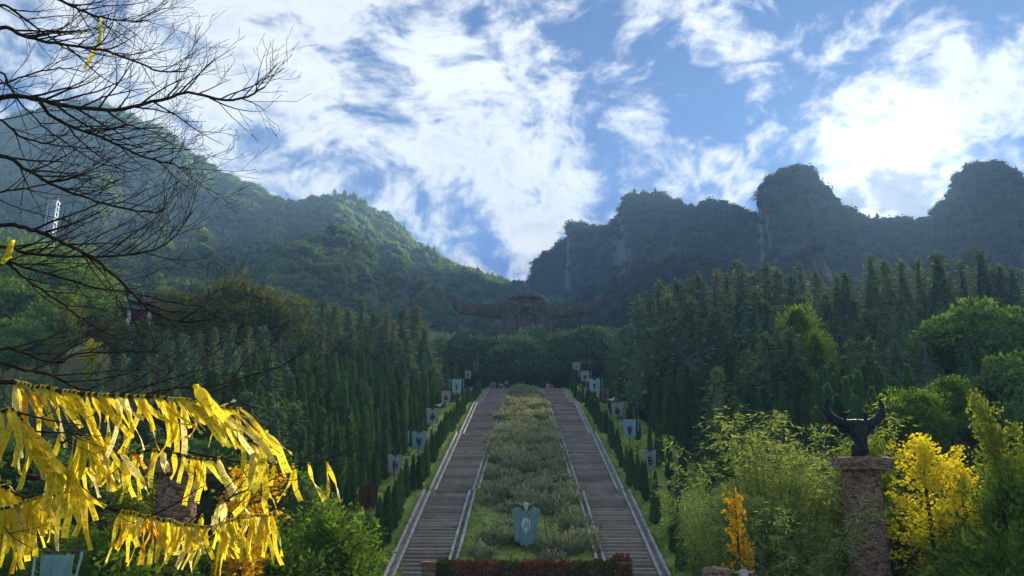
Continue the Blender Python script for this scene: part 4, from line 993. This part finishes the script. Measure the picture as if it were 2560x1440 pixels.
K_FEA = kind_from('leafy_bush', 'bush', feather_mesh, M_LIME, 6.0, 2, 180)
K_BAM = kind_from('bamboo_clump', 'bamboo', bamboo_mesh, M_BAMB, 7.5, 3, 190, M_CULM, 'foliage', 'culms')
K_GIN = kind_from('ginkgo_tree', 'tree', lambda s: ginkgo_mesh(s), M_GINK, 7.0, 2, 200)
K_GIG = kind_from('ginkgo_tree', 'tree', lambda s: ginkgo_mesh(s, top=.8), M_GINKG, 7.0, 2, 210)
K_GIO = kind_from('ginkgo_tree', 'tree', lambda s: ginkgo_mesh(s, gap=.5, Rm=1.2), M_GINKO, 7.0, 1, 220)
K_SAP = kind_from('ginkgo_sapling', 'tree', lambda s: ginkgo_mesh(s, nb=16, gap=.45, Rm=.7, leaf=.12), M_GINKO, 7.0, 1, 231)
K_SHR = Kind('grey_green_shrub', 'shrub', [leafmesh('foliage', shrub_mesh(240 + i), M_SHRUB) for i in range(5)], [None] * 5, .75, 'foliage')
for K in (K_CYP, K_CED, K_BRD, K_OAK, K_OSM, K_LIM, K_FEA, K_BAM, K_GIN, K_GIG, K_GIO, K_SAP): K.H = max(zext(c) for c in K.crowns)
TR = np.random.default_rng(77)
def plant(K, X, Y, z, h, label, group, wide=1.0, v=None):
    i = int(TR.integers(0, len(K.crowns))) if v is None else v; s = h / K.H
    if K.trunks[i] is None:
        o = link(K.name, K.crowns[i], loc=(X, Y, z), rot=(0, 0, TR.random() * 6.28), scale=(s * wide, s * wide, s)); return tag(o, label, K.cat, group)
    root = tag(empty(K.name, (X, Y, z), TR.random() * 6.28), label, K.cat, group); root.scale = (s * wide, s * wide, s)
    link(K.part, K.crowns[i], root); link(K.tpart, K.trunks[i], root); return root
def grow(K, px, pytop, Y, label, group, wide=1.0, v=None, sink=0.1):
    P = atY(px, pytop, Y); z = float(ground(P[0], Y)) - sink; h = max(1.2, P[2] - z); return plant(K, P[0], Y, z, h, label, group, wide, v)

# cypresses: single rows on the lawns, then dense blocks on the banks
cy_pts = []
for side in (-1, 1):
    y = 38.0
    while y < 146:
        cy_pts.append((side * (7.75 + TR.normal(0, .12)), y, (2.5 + TR.normal(0, .3)) * np.interp(y, [38, 60, 146], [1.15, .95, .9]), 'row', side)); y += (1.75 if side < 0 else 2.45) + TR.normal(0, .3)
    y = 40.0
    while y < 140:
        if side < 0 or not (52 < y < 58): cy_pts.append((side * (10.6 + TR.normal(0, .25)), y, (2.7 + TR.normal(0, .45)) * (1.1 if y < 80 else .9), 'row', side))
        y += (1.8 if side < 0 else 4.2) + abs(TR.normal(0, 1.0 if side > 0 else .5))
    x = 12.2 if side < 0 else 14.0
    while x < (24 if side < 0 else 27):
        y = 44 + (x - 12) * .9 + TR.random() * 1.5
        while y < 148:
            cy_pts.append((side * (x + TR.normal(0, .22)), y, (4.6 + .11 * (x - 12) + TR.normal(0, .5)), 'block', side)); y += 1.95 + abs(TR.normal(0, .4))
        x += 1.9
# the 300 that show largest stand on their own, the rest of the blocks are one mass
def shows(c): return (c[2] / c[1]) * (3.0 if c[3] == 'row' else 1.0) / (1 + .10 * max(0, abs(c[0]) - 13))
cy_pts.sort(key=lambda c: -shows(c)); own, rest = cy_pts[:300], cy_pts[300:]
for (x, y, h, k, s) in own:
    sd = 'left' if s < 0 else 'right'
    if k == 'row':
        near = abs(x) < 9; rank = 1 + sum(1 for c in own if c[3] == 'row' and c[4] == s and (abs(c[0]) < 9) == near and c[1] < y)
        lab = '%s cypress up the slope in the row %s the %s stairs' % (nth(rank), 'beside' if near else 'behind the banners of', sd)
    else: lab = 'dark cypress in the dense block on the bank %s of the stairs' % sd
    plant(K_CYP, x, y, float(lawn_z(x, y)) - .05, h, lab, 'cypresses %s of the stairs, %s' % (sd, k), 1.0 + TR.normal(0, .08))
q = np.array([(x, y, lawn_z(x, y) - .05) for x, y, *_ in rest])
scatter('cypress_wood', q, np.array([c[2] for c in rest]) / K_CYP.H, TR.random(len(rest)) * 6.28, TR.integers(0, 5, len(rest)), K_CYP.crowns, 'dense mass of dark cypress tops farther up both banks', 'trees')

def stand(K, pts, label, group, wide=1.0, jit=0.0, v=None):
    order = sorted(range(len(pts)), key=lambda i: pts[i][0])
    for i, (px, py, Y) in enumerate(pts): grow(K, px + TR.normal(0, jit), py + TR.normal(0, jit), Y, label + (', %s from the left' % nth(order.index(i) + 1) if len(pts) > 1 else ''), group, wide * (1 + TR.normal(0, .12)), v)
# cedars, left stand
L = []
for px, py in ((1040, 752), (1005, 770), (968, 752), (935, 765), (905, 742), (872, 760), (840, 742), (806, 750), (775, 735), (742, 760), (712, 755)): L.append((px, py, 128 + TR.normal(0, 4)))
for px, py in ((1062, 800), (1020, 815), (985, 800), (950, 810), (915, 800), (880, 812), (845, 800), (805, 805), (765, 800), (725, 812), (690, 790)): L.append((px, py, 112 + TR.normal(0, 3)))
stand(K_CED, L, 'tall grey-green cedar in the stand behind the left cypress bank', 'cedars behind the left cypresses', .95)
L = []
for px, py in ((660, 800), (622, 815), (580, 808), (540, 800), (500, 815), (460, 822), (420, 815), (380, 830), (335, 820), (295, 845), (640, 870), (590, 880), (540, 870), (490, 885), (430, 880), (370, 890), (310, 885), (250, 900), (190, 905), (120, 900), (50, 915), (0, 900), (680, 880), (720, 900)): L.append((px, py, (88 if py < 850 else 70) + TR.normal(0, 3)))
stand(K_CED, L, 'mid green cedar in the left stand above the ribbons', 'cedars above the ribbons', .9)
L = []
for px in range(-60, 760, 62): L.append((px + TR.normal(0, 15), 985 + TR.normal(0, 25), 56 + TR.normal(0, 3)))
stand(K_CED, L, 'dark cedar behind the ribbon branches on the left', 'cedars behind the ribbons', 1.0)
# cedars, right stand: tall back row, middle row, lower front rows
L = []
for px, py in ((1612, 702), (1650, 690), (1688, 678), (1722, 690), (1752, 668), (1785, 672), (1815, 652), (1845, 660), (1880, 668), (1912, 658), (1945, 650), (1975, 668), (2005, 655), (2040, 668), (2075, 665), (2110, 670), (2160, 610), (2205, 660), (2245, 640), (2285, 652), (2325, 622), (2365, 660), (2405, 655), (2440, 598), (2480, 650), (2525, 632), (2565, 640), (2610, 630)): L.append((px, py, 122 + TR.normal(0, 5)))
stand(K_CED, L, 'tall grey-green cedar along the top of the right-hand stand', 'tall cedars on the right', .85, jit=6)
L = []
for px in range(1600, 2640, 46): L.append((px + TR.normal(0, 10), np.interp(px, [1600, 1800, 2100, 2600], [760, 740, 745, 725]) + TR.normal(0, 14), 100 + TR.normal(0, 4)))
stand(K_CED, L, 'grey-green cedar in the middle of the right-hand stand', 'middle cedars on the right', .9, jit=12)
L = []
for px in range(1800, 2660, 62): L.append((px + TR.normal(0, 14), np.interp(px, [1700, 1900, 2300, 2600], [870, 860, 850, 830]) + TR.normal(0, 20), 76 + TR.normal(0, 4)))
stand(K_CED, L, 'dark cedar low in the right-hand stand', 'lower cedars on the right', 1.0)
# broadleaf trees
stand(K_OAK, [(600, 684, 104), (535, 742, 102), (655, 722, 106), (440, 722, 104), (395, 752, 100), (480, 762, 98), (345, 800, 90), (310, 820, 92)], 'olive-brown round-crowned tree above the left cedars', 'olive trees on the left', .95)
stand(K_BRD, [(60, 705, 100), (10, 690, 104), (115, 760, 94), (60, 800, 86), (20, 840, 80), (250, 735, 108), (300, 745, 112), (-60, 720, 96), (-40, 820, 84)], 'dark rounded broadleaf tree at the far left edge', 'dark broadleaf trees on the left', 1.0)
stand(K_LIM, [(90, 590, 170), (40, 610, 165), (150, 612, 160), (180, 655, 150), (10, 640, 150), (-40, 600, 170), (120, 640, 140), (230, 660, 165)], 'sunlit light green tree below the white tower on the left', 'light green trees on the left', 1.0)
grow(K_GIG, 172, 722, 96, 'tall yellow-green ginkgo standing out among the dark trees at left', 'ginkgos', 1.15)
grow(K_GIG, 130, 835, 84, 'lower yellow-green ginkgo at left in front of the tall one', 'ginkgos', 1.5)
grow(K_GIN, 235, 850, 82, 'small golden ginkgo beside the yellow-green one at left', 'ginkgos', 1.5)
stand(K_OSM, [(1165, 822, 160), (1205, 840, 158), (1245, 832, 166), (1283, 842, 160), (1300, 843, 153), (1347, 812, 168), (1385, 838, 164), (1410, 830, 158), (1472, 806, 160), (1440, 838, 166), (1345, 862, 153.5), (1140, 850, 168), (1505, 815, 170)], 'round layered evergreen in the grove in front of the giant head', 'evergreens before the giant head', .95)
stand(K_LIM, [(1432, 822, 175)], 'yellow-green tree peeping between the evergreens before the head', 'light green trees at the head', .8)
stand(K_OSM, [(1060, 850, 175), (1100, 842, 180), (1000, 845, 178), (1540, 830, 178), (1575, 815, 176)], 'dark evergreen behind the cypress banks near the giant head', 'evergreens beside the head', 1.0)
stand(K_LIM, [(1990, 752, 84), (2035, 818, 78), (2010, 905, 70), (2085, 912, 72)], 'slender pale green tree rising among the right cedars', 'pale green trees on the right', .46)
stand(K_LIM, [(2280, 960, 52), (2360, 930, 56), (2240, 1000, 50)], 'bright green tree behind the golden ginkgo on the right', 'green trees behind the ginkgo', .9)
stand(K_BRD, [(2420, 745, 78), (2500, 790, 74), (2560, 760, 76), (2350, 800, 80), (2520, 880, 58), (2570, 900, 56), (2460, 930, 60), (2600, 860, 60)], 'dark green broadleaf tree at the right edge', 'broadleaf trees at the right edge', .95)
stand(K_BRD, [(2230, 1010, 58), (2330, 1020, 56), (2420, 1030, 54), (2510, 1000, 52), (2590, 1010, 50), (2150, 1020, 62), (2060, 1040, 64)], 'shadowy broadleaf tree behind the golden ginkgo', 'shadowy trees at lower right', 1.1)
BAMBOO = ((1960, 1018, 38, 1.0), (1890, 1060, 37, 1.0), (2050, 1075, 39, .9), (1825, 1125, 38, .85), (1775, 1200, 38, .75), (1860, 1190, 35, .9), (1950, 1150, 35, 1.0), (2060, 1180, 40, .8), (1930, 1240, 32, 1.0), (1965, 1290, 34, .8), (1810, 1300, 36, .7))
for (px, py, Y, w) in BAMBOO:
    grow(K_BAM, px, py, Y, 'feathery green bamboo clump left of the right column, %s from the left' % nth(1 + sum(1 for q in BAMBOO if q[0] < px)), 'bamboo clumps', w * 1.05)
grow(K_GIN, 2305, 1066, 33, 'bright golden ginkgo to the right of the stone column', 'ginkgos', 1.2)
grow(K_GIN, 2400, 1150, 34, 'second golden ginkgo just right of the brightest one', 'ginkgos', 1.2)
grow(K_GIG, 2310, 1270, 35, 'low yellow-green ginkgo beneath the golden one', 'ginkgos', 1.8)
grow(K_SAP, 1830, 1232, 29.5, 'thin ginkgo sapling with sparse orange-yellow leaves before the bamboo', 'ginkgos', .8)
grow(K_GIG, 2185, 1080, 37, 'yellow-green ginkgo behind the bull head column', 'ginkgos', 1.1)
grow(K_GIG, 2475, 985, 34, 'tall slim green ginkgo near the right edge', 'ginkgos', .75)
stand(K_FEA, [(2520, 1150, 31), (2500, 1320, 28), (2290, 1350, 36), (2440, 1340, 30), (2215, 1240, 39)], 'leafy green bush at the bottom right around the ginkgos', 'bushes at lower right', 1.0)
grow(K_FEA, 808, 1256, 35, 'bright green leafy bush beside the foot of the left stairway', 'bushes at lower left', 1.25)
grow(K_GIO, 622, 1172, 29, 'orange-gold ginkgo right of the left column', 'ginkgos', 1.3)
grow(K_GIG, 350, 1168, 31, 'yellow-green ginkgo left of the left column, behind ribbons', 'ginkgos', 1.6)
stand(K_FEA, [(250, 1330, 28), (330, 1310, 32), (120, 1300, 31), (30, 1290, 30), (560, 1330, 31), (680, 1350, 32), (740, 1330, 36), (-40, 1250, 33), (420, 1360, 34)], 'leafy bush low behind the yellow ribbons', 'bushes behind the ribbons', 1.2)
stand(K_BRD, [(100, 1080, 42), (220, 1120, 40), (0, 1100, 41), (330, 1090, 44), (470, 1070, 46), (560, 1080, 48), (650, 1110, 46), (720, 1150, 44), (-60, 1060, 40)], 'dark broadleaf tree in the shade behind the ribbons', 'shaded trees behind the ribbons', 1.0)

# ------------------------------------------------------------------ shrubs and grass
y = 42.0; n_sh = 0
while y < 145 and n_sh < 295:
    w = W_IN(y) - .75; k = max(2, int(2 * w / 1.15))
    for i in range(k):
        x = -w + 2 * w * (i + .5) / k + TR.normal(0, .32); yy = y + TR.normal(0, .35)
        if abs(x) > w + .2 or TR.random() < (.16 if y < 56 else .08): continue
        if abs(x) < .85 and 42.0 < yy < 45.2: continue
        if fbm(np.array([x * .35]), np.array([yy * .35]), 2, 4)[0] < (.36 if y < 52 else .22): continue
        plant(K_SHR, x, yy, float(prof(yy)) - .02, (.62 + .38 * TR.random()) * (1.15 if yy > 135 else 1.0), 'grey-green bushy shrub on the garden slope between the stairways', 'shrubs in the central garden', 1.15 + .3 * TR.random()); n_sh += 1
    y += 1.45 + .8 * TR.random() + (.5 if y > 80 else 0)
print('shrubs', n_sh)
tf = [leafmesh('tuft', tuft_mesh(260 + i), M_GRASS) for i in range(4)]
n = 15000; gy = 34 + 80 * TR.random(n) ** 1.7; side = TR.integers(0, 3, n)
gx = np.where(side == 0, TR.uniform(-1, 1, n) * np.interp(gy, [27, 45, 60, 85, 115, 146], [4.0, 3.8, 3.65, 3.25, 2.85, 2.6]), np.where(side == 1, 1, -1) * TR.uniform(6.85, 13.2, n)); okg = (side != 0) | (gy > 42)
okg &= fbm(gx * .6, gy * .6, 2, 21) > .36
gx, gy = gx[okg], gy[okg]
scatter('grass', np.stack([gx, gy, prof(gy) - .02], 1), .55 + .7 * TR.random(len(gx)), TR.random(len(gx)) * 6.28, TR.integers(0, 4, len(gx)), tf, 'rough grass on the garden slope and the lawns', 'grass')
n = 420; gx = TR.uniform(-.3, 4.0, n); scatter('wall_top_grass', np.stack([gx, TR.uniform(41.0, 41.6, n), np.full(n, -3.45)], 1), .9 + .9 * TR.random(n), TR.random(n) * 6.28, TR.integers(0, 4, n), tf, 'tall yellow-green grass along the top of the ivy wall', 'grass')

# ------------------------------------------------------------------ lift tower and pavilion in the distance
def build_tower():
    Y = 330.0; b0 = atY(122, 600, Y); t0 = atY(128, 506, Y); z0 = min(b0[2], float(ML.z(np.array(math.atan2(b0[0], Y)), np.array(math.hypot(b0[0], Y))))) - 6
    root = tag(empty('lift_tower', (b0[0], Y, z0), R(12)), 'slender white steel lift tower on the left mountainside', 'tower'); H = t0[2] - z0; w = 1.55
    for sx in (-1, 1):
        for sy in (-1, 1): MB().box((sx * w, sy * w, H / 2), (.38, .38, H)).build('leg', M_STEEL, root)
    k = 0; z = 1.5
    while z < H:
        b = MB()
        for s in (-1, 1): b.box((0, s * w, z), (2 * w, .2, .26)); b.box((s * w, 0, z), (.2, 2 * w, .26))
        b.build('ring', M_STEEL, root); z += 2.3
    b = MB(); b.box((0, 0, H / 2 - .5), (2.2, 2.2, H - 1)); b.build('shaft_glazing', M_GLASS, root)
    b = MB(); b.box((0, 0, H + .15), (3.9, 3.9, .3)); b.build('roof', M_STEEL, root)
    b = MB(); b.tube([(1.5, 0, H), (1.7, 0, H + 4.5)], [.12, .05], 6); b.build('mast', M_STEEL, root)
build_tower()
def build_pavilion():
    Y = 96.0; t = atY(362, 728, Y); c = atY(352, 775, Y); gz = float(ground(c[0], Y)); root = tag(empty('small_pavilion', (c[0], Y, gz), R(20)), 'small pavilion with grey tiled roof and white posts among the left trees', 'pavilion')
    zr = t[2] - gz; zb = zr - 2.6
    for sx in (-1, 1):
        for sy in (-1, 1): MB().box((sx * 1.1, sy * 1.1, zb - .95), (.42, .42, 1.9)).build('post', M_WALLW, root)
    b = MB(); b.box((0, 0, zb - .5), (2.0, 2.0, .9)); b.build('red_panel', M_REDW, root)
    b = MB(); 
    for (z, w, e) in ((zb, 2.0, .7), (zb + 1.0, 1.25, .6)):
        ring = [(x * w, y * w, z + (.18 if abs(x) + abs(y) == 2 else 0)) for x, y in ((-1, -1), (0, -1), (1, -1), (1, 0), (1, 1), (0, 1), (-1, 1), (-1, 0))]; up = [(x * .35, y * .35, z + e) for x, y, _ in [(q[0] / w, q[1] / w, 0) for q in ring]]
        b.add(ring + up, [(i, (i + 1) % 8, 8 + (i + 1) % 8, 8 + i) for i in range(8)] + [tuple(range(8))[::-1], tuple(range(8, 16))])
    MB().box((0, 0, (zb - 1.9) / 2), (2.4, 2.4, zb - 1.9)).build('plinth', M_BARK, root)
    rf = b.build('roof', M_TILE, root); b = MB(); b.tube([(0, 0, zb + 1.5), (0, 0, zb + 2.0), (0, 0, zr + .2)], [.3, .16, .04], 8); b.ball((0, 0, zb + 1.9), .26); b.build('finial', M_TILE, rf, smooth=True)
build_pavilion()

# ------------------------------------------------------------------ bare tree with ribbons
BRANCH = [  # photograph polyline, depth at start, depth at end, base radius px, twig count, twig up-bias
 ([(0, 12), (40, 32), (80, 60), (130, 95), (170, 125), (220, 150)], 5.6, 5.9, 5, 12, .6), ([(0, 70), (60, 90), (120, 105), (200, 118), (250, 125), (330, 150), (400, 178), (465, 178)], 5.2, 5.6, 7, 26, .8),
 ([(60, -40), (150, 0), (200, 25), (260, 45), (330, 52), (375, 50)], 5.6, 5.8, 5, 18, .3), ([(0, 246), (80, 246), (150, 260), (250, 275), (330, 268), (420, 245), (470, 232), (560, 250), (620, 240), (662, 218)], 4.9, 5.4, 9, 30, .8),
 ([(100, 256), (135, 295), (200, 325), (270, 350), (350, 390), (420, 407), (470, 425)], 4.95, 5.3, 6, 24, .5), ([(0, 300), (40, 335), (90, 352), (160, 368), (250, 370)], 5.6, 5.8, 5, 14, .5),
 ([(0, 390), (60, 420), (110, 450), (150, 470), (220, 497), (300, 520), (380, 530), (410, 525)], 5.1, 5.5, 7, 24, .5), ([(0, 565), (60, 570), (100, 580), (145, 600), (190, 622), (240, 650), (290, 692), (340, 742), (380, 778), (430, 800), (480, 805), (540, 797)], 4.6, 5.0, 8, 16, .2),
 ([(0, 618), (60, 632), (150, 640), (240, 642), (330, 636), (400, 618), (440, 585), (480, 530)], 4.9, 5.3, 6, 26, .8), ([(0, 655), (60, 668), (150, 692), (240, 718), (340, 735), (450, 760), (510, 766)], 5.0, 5.3, 5, 14, .4),
 ([(10, 660), (50, 685), (120, 735), (170, 770), (210, 800), (260, 830), (300, 850)], 5.1, 5.4, 5, 12, .3), ([(0, 872), (60, 882), (120, 905), (160, 902), (190, 885), (300, 880), (400, 880)], 4.8, 5.2, 6, 12, .3),
 ([(0, 908), (60, 925), (120, 935), (180, 962), (260, 985), (340, 990), (420, 972), (530, 966), (640, 935), (700, 915), (760, 880)], 4.7, 5.2, 6, 16, .4), ([(0, 210), (60, 190), (120, 175), (170, 172), (210, 180)], 5.8, 6.0, 4, 10, .2), ([(0, 480), (70, 470), (140, 455), (200, 440), (250, 405)], 5.5, 5.8, 4, 12, .4),
 ([(0, 180), (30, 230), (90, 300), (150, 345), (230, 400), (330, 430)], 5.6, 5.8, 4, 16, .4)]
RBRANCH = [  # branches that carry ribbons: polyline, depth, radius px, twigs
 ('top', [(0, 955), (50, 962), (100, 970), (180, 982), (270, 988), (360, 992), (440, 998), (480, 1002), (530, 1015), (602, 1022)], 4.5, 7.5, 6), ('hooked', [(0, 1030), (38, 1028), (60, 1058), (88, 1085), (110, 1120), (140, 1155), (180, 1185), (205, 1228)], 4.2, 6.5, 4),
 ('lower left', [(0, 1272), (40, 1262), (90, 1246), (150, 1236)], 4.3, 6, 3), ('far left', [(0, 1215), (30, 1232), (60, 1248), (100, 1262)], 4.5, 7, 2), ('dark middle', [(60, 1195), (120, 1190), (180, 1172), (240, 1155), (310, 1140), (345, 1130), (420, 1128), (500, 1148), (560, 1150)], 5.0, 7, 6),
 ('bottom', [(240, 1262), (300, 1278), (360, 1290), (420, 1302), (470, 1314), (540, 1313), (580, 1300), (640, 1290), (682, 1286)], 4.6, 4.5, 5), ('right-hand', [(560, 1095), (620, 1100), (640, 1100), (655, 1095)], 4.7, 5, 3), ('thin right', [(390, 1108), (470, 1130), (560, 1148), (650, 1158), (720, 1160), (790, 1158), (845, 1152)], 4.8, 3.5, 4),
 ('upward', [(470, 1314), (520, 1280), (580, 1240), (640, 1215), (700, 1190), (760, 1160)], 4.7, 3, 4), ('crossing', [(150, 1110), (200, 1090), (240, 1100), (330, 1150)], 4.4, 3.5, 3)]
TRUNK = np.array([atF(-380, 700, 5.2)[0], 5.3])
tree = tag(empty('bare_tree', (TRUNK[0], TRUNK[1], -1.65)), 'bare dark-branched tree reaching in from the left edge, hung with ribbons', 'tree')
TB = np.array(tree.location)
BT = np.random.default_rng(41)
def twigs(mb, P, rad, count, up, depth=0, frac=(.25, 1.0)):
    n = len(P); L0 = np.linalg.norm(np.diff(P, axis=0), axis=1).sum()
    for k in range(count):
        f = frac[0] + (frac[1] - frac[0]) * (k + BT.random()) / count; x = f * (n - 1); i = min(int(x), n - 2); p = P[i] + (P[i + 1] - P[i]) * (x - i); t = unit(P[min(i + 2, n - 1)] - P[i])
        sgn = 1 if BT.random() < .5 + .4 * up else -1
        ln = (.46 if depth == 0 else .24 if depth == 1 else .13) * (.5 + .9 * BT.random()) * (1.15 - .5 * f)
        side = unit(np.cross(t, np.array([0, 1.0, 0]))) * -1
        if side[2] < 0: side = -side
        d = unit(t * (1.0 + .5 * BT.random()) + side * sgn * (.55 + .5 * BT.random()) + np.array([0, BT.normal(0, .35), 0]))
        m = 6; Q = [p]
        for q in range(m):
            d = unit(d + np.array([BT.normal(.03, .10), BT.normal(0, .10), (.10 if depth < 2 else .05) * (1 if BT.random() < .75 else -1) + BT.normal(0, .08)])); Q.append(Q[-1] + d * ln / m)
        Q = np.array(Q); r0 = min(np.interp(f, np.linspace(0, 1, n), rad) * .6, .008 if depth == 0 else .0045 if depth == 1 else .003)
        rr = np.linspace(r0, .0014, m + 1); mb.tube(Q, rr, 4, caps=False)
        if depth < 2: twigs(mb, Q, rr, 3 if depth == 0 else (1 if BT.random() < .4 else 2), up * .8, depth + 1, (.2, .98))
PATHS = {}
def add_branch(poly, d0, d1, rpx, tw, up, key=None, to_trunk=True):
    poly = list(poly); n = len(poly); P = [atF(px, py, d0 + (d1 - d0) * i / (n - 1)) for i, (px, py) in enumerate(poly)]
    if to_trunk and poly[0][0] <= 15:
        q = P[0]; tz = q[2] + .1 - .25; m1 = np.array([(q[0] * .6 + TRUNK[0] * .4), (q[1] * .6 + TRUNK[1] * .4), q[2] * .6 + tz * .4 + .02]); P = [np.array([TRUNK[0], TRUNK[1], tz]), m1] + P
    P = smooth_path(np.array(P) - TB, 4); r0 = rpx * d0 / FPX; rad = np.linspace(r0 * 1.05, r0 * .35, len(P)) * (1 + BT.normal(0, .05, len(P)))
    P = P + BT.normal(0, .003, P.shape); b = MB(); b.tube(P, rad, 8); o = b.build('branch', M_TWIG, tree, smooth=True)
    if tw:
        t = MB(); twigs(t, P, rad, tw, up); t.build('twigs', M_TWIG, o)
    if key: PATHS[key] = (P + TB, rad)
for (poly, d0, d1, rpx, tw, up) in BRANCH: add_branch(poly, d0, d1, rpx * .8, int(tw * .85), up)
for (key, poly, d, rpx, tw) in RBRANCH: add_branch(poly, d, d + .2, rpx, tw, .2, key)
b = MB(); s = np.linspace(0, 1, 9); b.tube(np.stack([.08 * np.sin(s * 5), .06 * np.cos(s * 4), -.4 + s * 6.2], 1), np.interp(s, [0, .1, .5, 1], [.26, .19, .15, .07]), 12); b.build('trunk', M_BARK, tree, smooth=True)

RB = np.random.default_rng(8)
def ribbon(P, rad, L, ang, wpx, d, label, group, tails=1, curl=0.0):
    """a knot band round the branch and one or two blown tails"""
    root = empty('prayer_ribbon', P); tag(root, label, 'ribbon', group); w = wpx * d / FPX
    V = []; F = []; UVs = []
    for t in range(tails):
        a = ang + RB.normal(0, .22) + (.22 * t); n = 11; p = np.array([0, -rad * .8, -rad * .3]); l = L * (1 if t == 0 else .55 + .4 * RB.random()); yaw = RB.normal(0, .6); tw = RB.normal(0, 1.5); tw0 = RB.normal(0, .6); bend = RB.normal(0, .42) - .18 + curl
        k0 = len(V)
        for i in range(n):
            f = i / (n - 1); aa = a + bend * f + .13 * math.sin(f * 7 + a * 9); dv = np.array([math.sin(aa), math.sin(yaw) * .25, -math.cos(aa)]); dv /= np.linalg.norm(dv)
            if i: p = p + dv * l / (n - 1)
            roll = tw0 + tw * f + .35 * math.sin(f * 6 + t); sx = np.cross(dv, np.array([0, 1.0, 0])); sx /= np.linalg.norm(sx); sd = sx * math.cos(roll) + np.array([0, 1.0, 0]) * math.sin(roll)
            ww = w * min(1, .35 + f * 3.2); cut = (RB.random() * .35 * w if i == n - 1 else 0)
            nr = np.cross(dv, sd); V += [p + sd * ww / 2 + dv * cut, p + nr * ww * (.16 * math.sin(f * 9 + tw0 * 7) + RB.normal(0, .07)), p - sd * ww / 2]; UVs += [(0, f * l), (.5, f * l), (1, f * l)]
        F += [(k0 + 3 * i + e, k0 + 3 * i + e + 1, k0 + 3 * i + e + 4, k0 + 3 * i + e + 3) for i in range(n - 1) for e in (0, 1)]
    me = make_mesh('tail', V, np.array(F), M_RIBBON, uv=UVs); link('tail', me, root)
    return root
def knot(root, tan, rad, w):
    A = unit(np.cross(tan, [0, 0, 1.0])); B = np.cross(tan, A); n = 12; V = []; 
    for s in (-.5, .5):
        for i in range(n):
            a = 2 * math.pi * i / n; V.append(tan * w * s * (.8 + .3 * math.sin(i)) + (A * math.cos(a) + B * math.sin(a)) * (rad * 1.12 + .0015))
    F = np.array([(i, (i + 1) % n, n + (i + 1) % n, n + i) for i in range(n)]); link('knot', make_mesh('knot', V, F, M_RIBBON, uv=[(.02, 0)] * len(V)), root)
def hang(key, count, lo, hi, lpx, ang, wpx, label, f0=0.0, f1=1.0):
    P, rad = PATHS[key]; n = len(P)
    d = np.linalg.norm(np.diff(P, axis=0), axis=1)
    for k in range(count):
        f = f0 + (f1 - f0) * (k + RB.random()) / count; x = f * (n - 1); i = min(int(x), n - 2); p = P[i] + (P[i + 1] - P[i]) * (x - i); t = unit(P[i + 1] - P[i]); r = float(np.interp(x, range(n), rad)); dep = float(np.dot(p, FW))
        root = ribbon(p, r, RB.uniform(lo, hi) * dep / FPX, ang + RB.normal(0, .10), wpx * RB.uniform(.8, 1.15), dep, label + ', %s from the left' % nth(k + 1), 'ribbons on the %s branch' % key, tails=1 if RB.random() < .35 else 2); knot(root, t, r, wpx * .55 * dep / FPX)
hang('top', 50, 60, 205, 0, .55, 13.5, 'yellow printed prayer ribbon on the thick top branch', .24, 1.0)
hang('hooked', 27, 70, 190, 0, .45, 15.5, 'yellow printed prayer ribbon on the hooked branch at left', .22, 1.0)
hang('lower left', 30, 50, 160, 0, .05, 13, 'yellow prayer ribbon in the bunch at lower left edge', .3, 1.0)
hang('far left', 18, 80, 180, 0, .18, 14, 'yellow prayer ribbon on the far left stub branch', .3, 1.0)
hang('dark middle', 27, 45, 130, 0, .25, 12, 'yellow prayer ribbon on the dark middle branch', .1, .95)
hang('bottom', 56, 45, 125, 0, .08, 11.5, 'yellow prayer ribbon hanging from the lowest branch', .12, 1.0)
hang('right-hand', 5, 90, 160, 0, .38, 15, 'yellow prayer ribbon blown from the broken stub at right', .2, 1.0)
hang('thin right', 7, 60, 120, 0, .22, 14, 'yellow prayer ribbon on the thin twig farthest right', .25, .92)
hang('upward', 7, 60, 110, 0, .05, 15, 'short yellow prayer ribbon on the rising twig', .0, .7)
hang('crossing', 14, 70, 160, 0, .35, 14, 'yellow prayer ribbon on the small branch behind the hooked one', .2, 1.0)
def lone(px, py, d, Lpx, ang, wpx, label, tails=1, curl=0.0):
    p = atF(px, py, d); root = ribbon(p, .006, Lpx * d / FPX, ang, wpx, d, label, 'single ribbons', tails, curl); knot(root, np.array([1.0, 0, 0]), .008, wpx * .5 * d / FPX)
lone(252, 48, 5.45, 135, -.12, 9, 'single thin yellow ribbon hanging high against the sky')
lone(32, 604, 4.9, 62, -.25, 15, 'short yellow ribbon tied on the upper branch at left edge', 2)
lone(664, 1080, 4.72, 150, .30, 22, 'long yellow ribbon draped over the twig right of the bunch', 2)
lone(490, 965, 4.5, 120, .55, 26, 'crumpled yellow ribbon knotted above the top branch', 2)

# ------------------------------------------------------------------ haze
def build_haze():
    me = MB().box((0, 500, 235), (3100, 2100, 490)).mesh('haze', None); m = bpy.data.materials.new('haze_air'); m.use_nodes = True; nt = m.node_tree; nt.nodes.clear(); g = G(nt)
    o = g.n('ShaderNodeOutputMaterial'); v = g.n('ShaderNodeVolumePrincipled'); v.inputs['Color'].default_value = (.40, .66, 1.0, 1); v.inputs['Density'].default_value = HAZE; v.inputs['Anisotropy'].default_value = 0.0
    g.put(o.inputs[1], v.outputs[0]); me.materials.append(m); tag(link('haze', me), 'thin blue haze in the valley air', 'haze', kind='stuff')
HAZE = 0.00036
build_haze()
